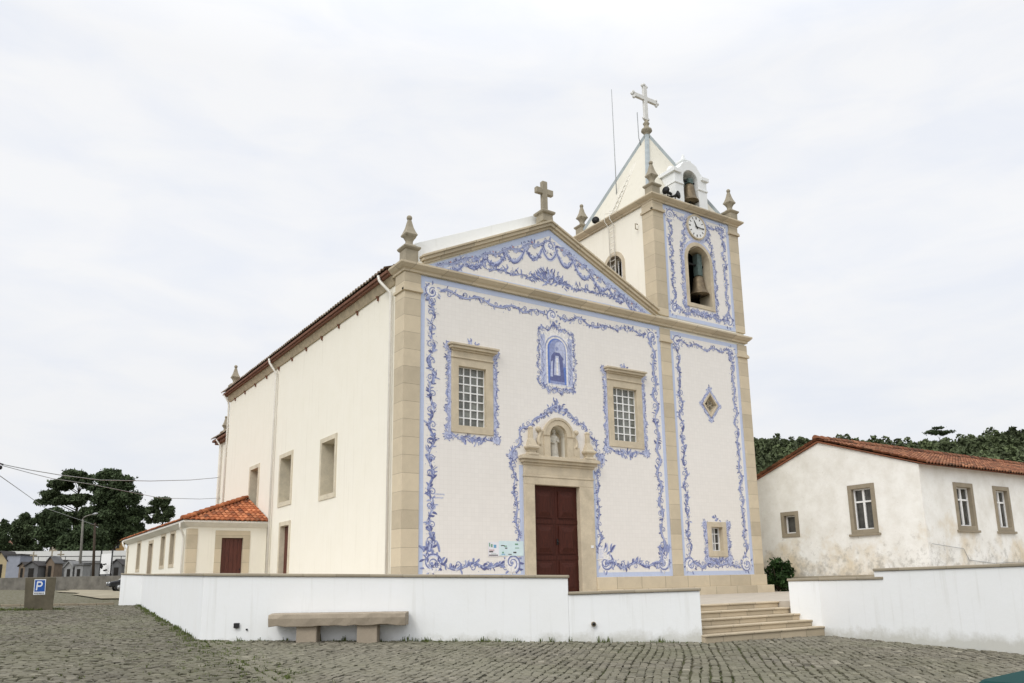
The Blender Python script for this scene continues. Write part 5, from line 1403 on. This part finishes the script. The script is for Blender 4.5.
def tree(name, label, base, h, blobs, mat, size, seed, tr=.28, group='trees behind the cemetery', lean=0):
    """blobs relative to base: (dx, dy, dz, r, rz, n)"""
    t = thing(name, label, 'tree', tuple(base), group)
    bx_, by_, bz_ = base; r = random.Random(seed)
    k = MB(); top = h*.86
    pts = [(bx_+lean*i/6*h*.05+r.uniform(-.1, .1)*(i > 0), by_+r.uniform(-.1, .1)*(i > 0), bz_-.3+(top+.3)*i/6) for i in range(7)]
    k.tube(pts, [tr*(1-.8*i/6) for i in range(7)], 8)
    cs_ = []
    for (dx_, dy_, dz_, rr_, rz_, n) in blobs:
        c = Vector((bx_+dx_, by_+dy_, bz_+dz_)); tz = max(.15, min(.95, (dz_-.35*math.hypot(dx_, dy_)-rz_*.3)/top))
        i = tz*6; i0 = min(5, int(i)); s0 = Vector(pts[i0]).lerp(Vector(pts[i0+1]), i-i0)
        mid = s0.lerp(c, .55)+Vector((0, 0, .12*rr_)); k.tube([s0, mid, c], [tr*.32*(1-.6*tz), tr*.2*(1-.6*tz), .03], 6)
        m_ = max(3, int(n/70))
        for j in range(m_):   # break each mass into smaller pads
            a = r.uniform(0, 2*PI); q = r.random()**.5
            cs_.append((c.x+rr_*.75*q*math.cos(a), c.y+rr_*.75*q*math.sin(a), c.z+rz_*r.uniform(-.7, .75), rr_*r.uniform(.38, .6), rr_*r.uniform(.38, .6), rz_*r.uniform(.4, .65), n/m_))
    k.build('trunk', M['bark'], t)
    cs_ = [q[:6]+(q[6]*4.2,) for q in cs_]; V, F, T = leaf_cloud(cs_, size*.48, seed); npmesh('crown', V, F, mat, t, T)
    return t
def px_tree(name, label, u, vb, vt, d, blobs_px, mat, size, seed, tr=.3):
    """a tree whose foot and masses were measured in the photo at distance d"""
    b = at(u, vb, d); b[2] = gz(b[0], b[1]); k = d/FPX; top = at(u, vt, d)[2]-b[2]
    bl = []; r = random.Random(seed)
    for (bu_, bv_, rr_, rz_, n) in blobs_px:
        p = at(bu_, bv_, d); bl.append((p[0]-b[0], p[1]-b[1]+r.uniform(-.8, .8), p[2]-b[2], rr_*k, rz_*k, n))
        # the same mass again, deeper, so the crown is round
        a = r.uniform(-1, 1); bl.append(((p[0]-b[0])*.6+.3*a, (p[1]-b[1])*.6+rr_*k*.8*r.choice((-1, 1)), p[2]-b[2]+.2*a, rr_*k*.7, rz_*k*.8, n*.5))
    return tree(name, label, tuple(b), top, bl, mat, size, seed, tr)
px_tree('pine_tree', 'tall open crowned pine with sky showing through its branches behind the cemetery', 72, 556, 470, 122,
        [(72, 478, 11, 6, 900), (58, 484, 10, 6, 900), (86, 482, 9, 6, 800), (50, 496, 11, 5, 800), (62, 500, 12, 5, 700), (82, 500, 9, 5, 600), (45, 500, 8, 5, 500), (90, 512, 8, 6, 500), (56, 515, 10, 6, 700), (72, 520, 10, 7, 600)], M['pine2'], .42, 1, .5)
px_tree('pine_tree', 'broad dense dark pine, the tallest of the trees behind the cemetery', 112, 556, 468, 118,
        [(108, 478, 9, 8, 900), (120, 484, 11, 8, 1000), (104, 494, 13, 9, 1100), (126, 500, 13, 9, 1100), (112, 510, 17, 10, 1300), (96, 518, 10, 9, 900), (132, 516, 11, 9, 900), (118, 528, 18, 10, 1200), (102, 538, 14, 10, 1000), (134, 534, 10, 10, 800)], M['pine'], .42, 2, .5)
px_tree('pine_tree', 'small round topped pine standing alone at the right of the cemetery trees', 160, 548, 497, 118,
        [(160, 503, 9, 5, 700), (152, 510, 7, 5, 500), (169, 511, 7, 5, 500), (160, 517, 8, 5, 450), (150, 519, 5, 4, 250)], M['pine2'], .36, 3, .3)
px_tree('evergreen_tree', 'low dark bushy evergreen left of the tall pines', 50, 556, 508, 112,
        [(50, 516, 10, 7, 900), (40, 524, 9, 8, 900), (58, 526, 12, 9, 1000), (46, 538, 14, 9, 1000), (64, 540, 12, 9, 900)], M['pine'], .40, 4, .35)
px_tree('evergreen_tree', 'mid green shrubby evergreen near the left edge beyond the cemetery', 24, 556, 514, 116,
        [(26, 520, 8, 6, 600), (18, 528, 8, 7, 600), (30, 532, 9, 8, 700), (22, 542, 12, 8, 700), (12, 550, 12, 6, 600), (32, 551, 12, 6, 600)], M['pine2'], .38, 5, .3)
px_tree('evergreen_tree', 'dark slim evergreen at the far left edge of the photo', 2, 556, 520, 112,
        [(2, 526, 6, 6, 500), (4, 536, 7, 7, 500), (-2, 546, 8, 8, 500), (6, 550, 9, 6, 500)], M['pine'], .36, 6, .25)
px_tree('evergreen_tree', 'dark undergrowth tree beneath the tall pines behind the white cemetery wall', 84, 560, 522, 110,
        [(80, 532, 11, 8, 900), (92, 538, 12, 8, 900), (72, 544, 11, 8, 800), (86, 548, 13, 6, 700), (66, 551, 10, 5, 500), (100, 550, 12, 6, 600)], M['pine'], .38, 7, .3)
# shrub between tower and house
b = Vector((17.45, .45, -.71)); SH = thing('shrub', 'dark green shrub between the tower and the old house', 'shrub', tuple(b))
r_ = random.Random(8); blobs = [(b.x+r_.uniform(-.32, .32), b.y+r_.uniform(-.5, .5), b.z+.15+1.0*r_.random()**1.2, .26, .26, .24, 170) for i in range(24)]
V, F, T = leaf_cloud(blobs, .07, 9); npmesh('foliage', V, F, M['shrub'], SH, T)
k = MB()
for i in range(9): a = i*.7; k.tube([tuple(b), (b.x+.25*math.cos(a), b.y+.25*math.sin(a), b.z+.5), (b.x+.5*math.cos(a), b.y+.55*math.sin(a), b.z+1.0)], [.03, .02, .008], 6)
k.build('stems', M['bark'], SH)
# wooded hill
r = np.random.default_rng(17); Vs = []; Ts = []; n_t = 0
def hill_tree(x, y, z, h, w, kind):
    n = 230; zz = r.random(n)
    prof_ = np.sin(np.clip(zz*.92+.06, 0, 1)*PI)**.6 if kind else (1-zz)**.6*.8+.15
    a = r.random(n)*2*PI; q = r.random(n)**.5*w*prof_
    lump = 1+.35*np.sin(a*3+zz*9)
    p = np.stack([x+q*lump*np.cos(a), y+q*lump*np.sin(a), z+h*(.12+.88*zz)], -1)
    d = r.normal(size=(n, 3)); d /= np.linalg.norm(d, axis=1)[:, None]; b_ = np.cross(d, r.normal(size=(n, 3))); b_ /= np.linalg.norm(b_, axis=1)[:, None]
    s1 = .55*(.6+.8*r.random(n))[:, None]; Vs.append(np.stack([p-d*s1, p-b_*s1*.6, p+d*s1, p+b_*s1*.6], 1)); Ts.append(np.clip(r.normal(.5, .13, n)+tone_, 0, 1))
for i in range(1900):
    az = rad(r.uniform(43, 74)); d = 175+160*r.random()**.6
    x = CAM[0]+d*math.sin(az); y = CAM[1]+d*math.cos(az); tone_ = r.normal(0, .28)
    hill_tree(x, y, gz(x, y)-.5, r.uniform(4.5, 7.5)+(2.0 if r.random() < .12 else 0), r.uniform(2.0, 3.6), r.random() < .6)
V = np.concatenate(Vs).reshape(-1, 3); fo = npmesh('forest', V, np.arange(len(V)).reshape(-1, 4), M['forest'], None, np.concatenate(Ts)); fo['kind'] = 'stuff'
p = at(941, 452, 318); b = (p[0], p[1], gz(p[0], p[1]))
kp = 318/FPX; tz = at(941, 430, 318)[2]-b[2]
tree('umbrella_pine', 'flat topped umbrella pine rising above the wooded ridge on the right', b, tz, [(0, 0, tz, 4.6, 1.1, 420), (-2.0, .5, tz-1.0, 2.6, .9, 200), (2.3, -.4, tz-.9, 2.6, .9, 200)], M['pine'], .7, 31, .35, None)

# ------------------------------------------------------------------ cemetery and background on the left
def seg_box(mb, p, q, th, z0a, z1a, z0b=None, z1b=None):
    ramp_wall(mb, [p, q], [z0a, z0b if z0b is not None else z0a], [z1a, z1b if z1b is not None else z1a], th)
def g2(u, v, d): p = at(u, v, d); return p
a, b = at(-30, 578, 77), at(128, 575, 70)
w = MB(); seg_box(w, (a[0], a[1]), (b[0], b[1]), .4, gz(a[0], a[1])-1.0, at(-30, 578.5, 77)[2], gz(b[0], b[1])-1.0, at(128, 575.5, 70)[2])
tag(w.build('cemetery_wall', simple('mossy_old_wall', (.15, .14, .12), .95, .35, 1.2), None, .02), 'low grey stone wall along the front of the cemetery', 'wall')
a, b = at(-40, 551.5, 100), at(150, 550.5, 94)
TG = simple('tomb_grey', (.13, .13, .13), .8, .2, 2); TGL = simple('tomb_light', (.27, .27, .265), .8, .15, 2); TB = simple('tomb_blue_grey', (.27, .285, .33), .8, .1, 2); TC = simple('tomb_cream', (.40, .33, .20), .8, .15, 2); TR_ = simple('tomb_slate', (.055, .05, .048), .8, .2, 2); TP = simple('tomb_brown', (.19, .145, .105), .8, .2, 2)
WCM = thing('rear_wall', 'tall white stained wall with a railing behind the cemetery tombs', 'wall', (a[0], a[1], 1.5))
w = MB(); seg_box(w, (a[0], a[1]), (b[0], b[1]), .4, gz(a[0], a[1])-1, a[2], gz(b[0], b[1])-1, b[2]); w.build('wall_body', plaster('stained_grey_whitewash', (.60, .60, .58), (.30, .29, .27), .6), WCM)
q1, q2 = at(-40, 561.5, 99.5), at(150, 560.5, 93.5); w = MB(); seg_box(w, (q1[0], q1[1]), (q2[0], q2[1]), .4, gz(q1[0], q1[1])-1, q1[2], gz(q2[0], q2[1])-1, q2[2]); w.build('dark_base', TG, WCM)
w = MB(); fa, fb = np.array(at(-40, 557, 98.6)), np.array(at(150, 556, 92.6))
w.tube([tuple(fa), tuple(fb)], .05, 6)
for i in range(15):
    p = fa+(fb-fa)*i/14; w.tube([tuple(p), (p[0], p[1], gz(p[0], p[1]))], .04, 6)
w.build('railing', M['iron'], WCM)
def tomb(label, u0, u1, vtop, veave, d, wallm, roofm, cross=False, door=True, gable=True):
    """a small chapel tomb facing the lane"""
    p0, p1 = at(u0, 577, d), at(u1, 577, d); zt, ze = at((u0+u1)/2, vtop, d)[2], at((u0+u1)/2, veave, d)[2]
    zb = gz((p0[0]+p1[0])/2, (p0[1]+p1[1])/2)-.1; zf = at(u0, 577, d)[2]; c = (p0+p1)/2; wd_ = np.linalg.norm((p1-p0)[:2]); ex = (p1-p0)[:2]/wd_; ey = np.array([-ex[1], ex[0]])
    t = thing('chapel_tomb', label, 'tomb', (c[0], c[1], zb), 'chapel tombs in the cemetery')
    dep_ = wd_*1.2+.5
    def P(a_, o_, z): return (c[0]+ex[0]*a_+ey[0]*o_, c[1]+ex[1]*a_+ey[1]*o_, z)
    h = wd_/2
    poly = [(-h, zb), (h, zb), (h, ze), (0, zt), (-h, ze)] if gable else [(-h, zb), (h, zb), (h, zt), (-h, zt)]
    m_ = MB(); n = len(poly); tri = tessellate_polygon([[Vector((q[0], q[1], 0)) for q in poly]])
    m_.add([P(q[0], 0, q[1]) for q in poly]+[P(q[0], dep_, q[1]) for q in poly], [tuple(t_) for t_ in tri]+[tuple(i+n for i in reversed(t_)) for t_ in tri]+[(i, (i+1) % n, (i+1) % n+n, i+n) for i in range(n)])
    m_.build('wall', wallm, t)
    rf_ = MB(); e_ = .12
    if gable:
        for sgn in (-1, 1):
            vs = [P(sgn*(h+e_), -.15, ze-.06), P(0, -.15, zt+.05), P(0, dep_+.1, zt+.05), P(sgn*(h+e_), dep_+.1, ze-.06)]
            rf_.add(vs+[(x, y, z+.09) for x, y, z in vs], [(0,1,2,3), (7,6,5,4), (0,4,5,1), (1,5,6,2), (2,6,7,3), (3,7,4,0)])
    else:
        vs = [P(-h-e_, -.15, zt), P(h+e_, -.15, zt), P(h+e_, dep_+.1, zt), P(-h-e_, dep_+.1, zt)]
        rf_.add(vs+[(x, y, z+.12) for x, y, z in vs], [(3,2,1,0), (4,5,6,7), (0,1,5,4), (1,2,6,5), (2,3,7,6), (3,0,4,7)])
    rf_.build('roof', roofm, t)
    if door:
        dw_ = wd_*.2; zd = zf+(ze-zf)*.8; vs = [P(-dw_, -.03, zb+.1), P(dw_, -.03, zb+.1), P(dw_, -.03, zd), P(-dw_, -.03, zd)]
        dd = MB().add(vs+[(x+ey[0]*.05, y+ey[1]*.05, z) for x, y, z in vs], [(0,1,2,3), (7,6,5,4), (0,4,5,1), (1,5,6,2), (2,6,7,3), (3,7,4,0)]); dd.build('door', M['dark_in'], t)
    if cross:
        k = MB(); x, y, z = P(0, .1, zt); k.box(x-.06, x+.06, y-.06, y+.06, z, z+1.0); k.box(x-.30, x+.30, y-.055, y+.055, z+.58, z+.72); k.build('cross', M['granite_old'], t)
    return t
tomb('cream chapel tomb at the left edge of the cemetery', -8, 5, 552, 561, 82, TC, TR_)
tomb('blue grey tomb with a dark sloping roof, largest at the left of the cemetery', 5, 18, 555, 561, 82, TB, TR_, False, False, False)
tomb('brown chapel tomb with a narrow dark door between the blue and grey ones', 18, 24, 563, 566, 80, TP, TR_, False)
tomb('dark grey chapel tomb just above the concrete block', 24, 37, 562, 566, 79, TG, TR_, True)
tomb('grey tomb with a white ornament block on its flat top', 37, 45, 563, 566, 82, TG, TR_, False, True, False)
tomb('stone chapel tomb carrying a cross, in the middle of the cemetery', 45, 53, 557, 563, 80, TP, TG, True)
tomb('grey tomb with a dark flat roof right of the cross', 53, 63, 561, 566, 82, TGL, TR_, True, False, False)
tomb('small white gabled tomb left of the street lamp', 64, 72, 562, 567, 79, TGL, TGL)
tomb('low light tomb with open front right of the street lamp', 74, 82, 565, 567, 79, TGL, TG, False, True, False)
tomb('low light tomb with pale flat roof left of the white board', 83, 91, 563, 566, 81, TGL, TGL, False, True, False)
tomb('dark tomb half hidden behind the white board', 110, 121, 560, 565, 84, TG, TR_)
# white notice board on posts
p0, p1 = at(99.5, 576, 77), at(110.5, 576, 76); BD = thing('white_board', 'white panel board on two posts with dark graffiti smears', 'board', (p0[0], p0[1], gz(p0[0], p0[1])))
zt, zb = at(105, 553.5, 76.5)[2], at(105, 574, 76.5)[2]
w = MB(); seg_box(w, (p0[0], p0[1]), (p1[0], p1[1]), .08, zb, zt); w.build('panel', M['white_paint'], BD)
for p in (p0, p1):
    MB().tube([(p[0], p[1]+.05, gz(p[0], p[1])-.2), (p[0], p[1]+.05, zt+.35)], .07, 8).build('post', M['iron'], BD)
w = MB()
for (u, v, du, dv) in ((101.5, 566, 1.6, 3), (104, 564.5, 1.3, .8), (105.8, 564, 1.0, .7), (104.5, 570.5, 1.4, .9), (106.3, 570, 1.2, .8)):
    c = [at(u+a*du, v+b_*dv, 76.1) for a, b_ in ((-1,-.7), (.2,-1), (1,.1), (.4,1), (-.8,.7))]; n = 5
    w.add([tuple(x) for x in c]+[(x[0], x[1]+.12, x[2]) for x in c], [(0,1,2,3,4), (9,8,7,6,5)]+[(i, (i+1) % 5, (i+1) % 5+5, i+5) for i in range(5)])
w.build('graffiti', M['black'], BD)
# street lamp and pole
p = at(79.5, 577, 80); zb = gz(p[0], p[1]); LP = thing('street_lamp', 'tall concrete street lamp with one arm in front of the cemetery', 'street lamp', (p[0], p[1], zb))
tp = at(83, 519, 80)
MB().tube([(p[0], p[1], zb-.2), tuple((p+tp)/2), tuple(tp)], [.14, .115, .09], 10).build('post', M['concrete_grey'], LP)
e1, e2, e3 = at(84.5, 517, 79.8), at(88, 515.5, 79.5), at(92.5, 514.4, 79.2)
MB().tube([tuple(tp), tuple(e1), tuple(e2), tuple(e3)], [.07, .06, .05, .045], 8).build('arm', M['concrete_grey'], LP)
e4 = at(97.5, 513.4, 79.0); MB().tube([tuple(e3), tuple((e3+e4)/2), tuple(e4)], [.07, .13, .07], 8).build('lamp_head', M['grey_metal'], LP)
p = at(93.8, 577, 79); zb = gz(p[0], p[1]); tp = at(95, 523, 79); UP = thing('utility_pole', 'dark wooden utility pole right of the street lamp', 'utility pole', (p[0], p[1], zb))
MB().tube([(p[0], p[1], zb-.2), tuple(tp)], [.15, .10], 10).build('pole', M['bark'], UP)
MB().tube([(tp[0]-.35, tp[1], tp[2]-.2), (tp[0]+.35, tp[1], tp[2]-.2)], .05, 6).build('crossarm', M['bark'], UP)
# pole just outside the left edge whose clamp reaches into view, and the cables
p = at(-29, 600, 34); zb = gz(p[0], p[1]); ph = at(-15, 457, 34)[2]; NP = thing('cable_pole', 'cable pole at the left edge whose dark clamp reaches into the photo', 'utility pole', (p[0], p[1], zb))
MB().tube([(p[0], p[1], zb-.2), (p[0], p[1], ph)], [.14, .10], 10).build('pole', M['bark'], NP)
ea, eb = at(-16, 459, 34), at(3.2, 464.5, 33.9)
MB().tube([tuple(ea), tuple(eb)], .035, 6).build('bracket', M['iron'], NP)
ec = at(.3, 467.5, 33.9); MB().ball(tuple(ec), .085, 10, (.9, .9, 1.1)).build('clamp', M['black'], NP)
def cable(label, pts, r_, mat='grey_metal'):
    P = [Vector(tuple(q)) for q in pts]; out = []
    for a, b in zip(P[:-1], P[1:]):
        for i in range(10): out.append(a.lerp(b, i/10))
    out.append(P[-1]); o = MB().tube(out, r_, 5).build('overhead_cable', M[mat]); return tag(o, label, 'cable', 'overhead cables')
cable('upper overhead cable sagging from the left edge pole past the pines to the church', [eb, at(30, 470, 34.6), at(60, 475, 36), at(100, 480, 39), at(150, 481, 42), at(190, 480, 45.5), on(219, 477.5, 0, .60)], .018)
cable('lower overhead cable just beneath the upper one towards the pines', [at(2, 465.5, 33.9), at(30, 473, 34.6), at(52, 478.5, 36), at(90, 484, 39), at(160, 498, 44), at(200, 499, 47), on(220, 498, 0, .60)], .014)
cable('steep overhead cable dropping from the left edge into the trees', [at(-4, 473, 34), at(20, 490, 45), at(45, 508, 60), at(95, 525, 79)], .018)
# houses beyond
def far_house(label, u0, u1, veave, vtop, vb, d, wm, rm):
    p0, p1 = at(u0, vb, d), at(u1, vb, d); c = (p0+p1)/2; zb = min(gz(c[0], c[1]), c[2])-.3; ze, zt = at((u0+u1)/2, veave, d)[2], at((u0+u1)/2, vtop, d)[2]
    x0, x1 = min(p0[0], p1[0]), max(p0[0], p1[0]); y0 = c[1]; t = thing('village_house', label, 'house', (c[0], c[1], zb), 'houses beyond the cemetery trees')
    m_ = MB(); m_.box(x0, x1, y0, y0+6, zb, ze); m_.build('wall', wm, t)
    m_ = MB(); m_.prism([(y0-.4, ze), (y0+6.4, ze), (y0+3, zt)], 0, x0-.3, x1+.3); m_.build('roof', rm, t)
    n = max(1, int((x1-x0)/2.2))
    for i in range(n):
        xx = x0+(x1-x0)*(i+.5)/n; f = MB().box(xx-.45, xx+.45, y0-.03, y0+.05, ze-1.7, ze-.6).build('window', M['glass_dark'], t); MB().box(xx-.03, xx+.03, y0-.06, y0-.031, ze-1.7, ze-.6).build('window_bar', M['white_paint'], f)
    return t
HW = simple('far_house_wall', (.46, .40, .30), .9, .1, 1); HO = simple('far_house_ochre', (.55, .34, .14), .9, .15, 1)
far_house('pale house glimpsed between the trunks under the tall pines', 56, 72, 546, 541, 553, 132, HW, M['red_board'])
far_house('ochre house with red roof peeping out beside the annex eave', 106, 125, 537, 529, 553, 126, HO, M['red_board'])
far_house('small house with a dull red roof behind the trees at the far left', 4, 22, 545, 539, 554, 130, HW, M['red_board'])
# dark parked car, half hidden by the end of the white wall
p = at(129, 586, 66); zb = gz(p[0], p[1]); CR = thing('parked_car', 'dark parked car half hidden behind the far end of the white wall', 'car', (p[0], p[1], zb)); x0, y0 = p[0]-1.6, p[1]
body = MB(); body.prism([(x0, zb+.35), (x0+.1, zb+.75), (x0+.9, zb+.88), (x0+3.6, zb+.92), (x0+4.1, zb+.80), (x0+4.15, zb+.35)], 1, y0-.85, y0+.85); body.build('body', M['carpaint'], CR, .08)
cb_ = MB(); cb_.prism([(x0+.8, zb+.88), (x0+1.45, zb+1.38), (x0+2.9, zb+1.40), (x0+3.6, zb+.91)], 1, y0-.72, y0+.72); cb_.build('cabin', M['glass_dark'], CR, .06)
MB().prism([(x0+1.35, zb+1.37), (x0+2.95, zb+1.39), (x0+2.9, zb+1.44), (x0+1.5, zb+1.43)], 1, y0-.70, y0+.70).build('roof', M['carpaint'], CR, .01)
for xx in (x0+.8, x0+3.3):
    for yy in (y0-.86, y0+.70):
        wv = MB().tube([(xx, yy, zb+.32), (xx, yy+.17, zb+.32)], .32, 18).build('wheel', M['rubber'], CR); MB().tube([(xx, yy-.01, zb+.32), (xx, yy+.0, zb+.32)], .19, 14).build('rim', M['grey_metal'], wv)
for yy in (y0-.65, y0+.65): MB().ball((x0+.06, yy, zb+.68), .10, 8, (.5, 1.3, .8)).build('headlight', M['sign_white'], CR)
# teal bin close to the camera, its lid cut by the lower right corner
c = at(1076, 709, 3.6); gzc = gz(c[0], c[1]); BNN = thing('waste_bin', 'dark teal wheeled bin lid at the lower right corner of the photo', 'bin', (c[0], c[1], gzc)); tz = at(1010, 677.5, 3.6)[2]
w = MB(); w.sqlathe([(.22, .08), (.28, tz-gzc-.10)], (c[0], c[1], gzc)); w.build('body', M['teal'], BNN, .03)
w = MB(); w.sqlathe([(.31, tz-gzc-.12), (.32, tz-gzc-.07), (.27, tz-gzc-.02), (.14, tz-gzc+.02)], (c[0], c[1], gzc)); w.build('lid', M['teal'], BNN, .03)
for s_ in (-.2, .2): MB().tube([(c[0]+s_-.03, c[1]+.24, gzc+.1), (c[0]+s_+.03, c[1]+.24, gzc+.1)], .10, 14).build('wheel', M['rubber'], BNN)
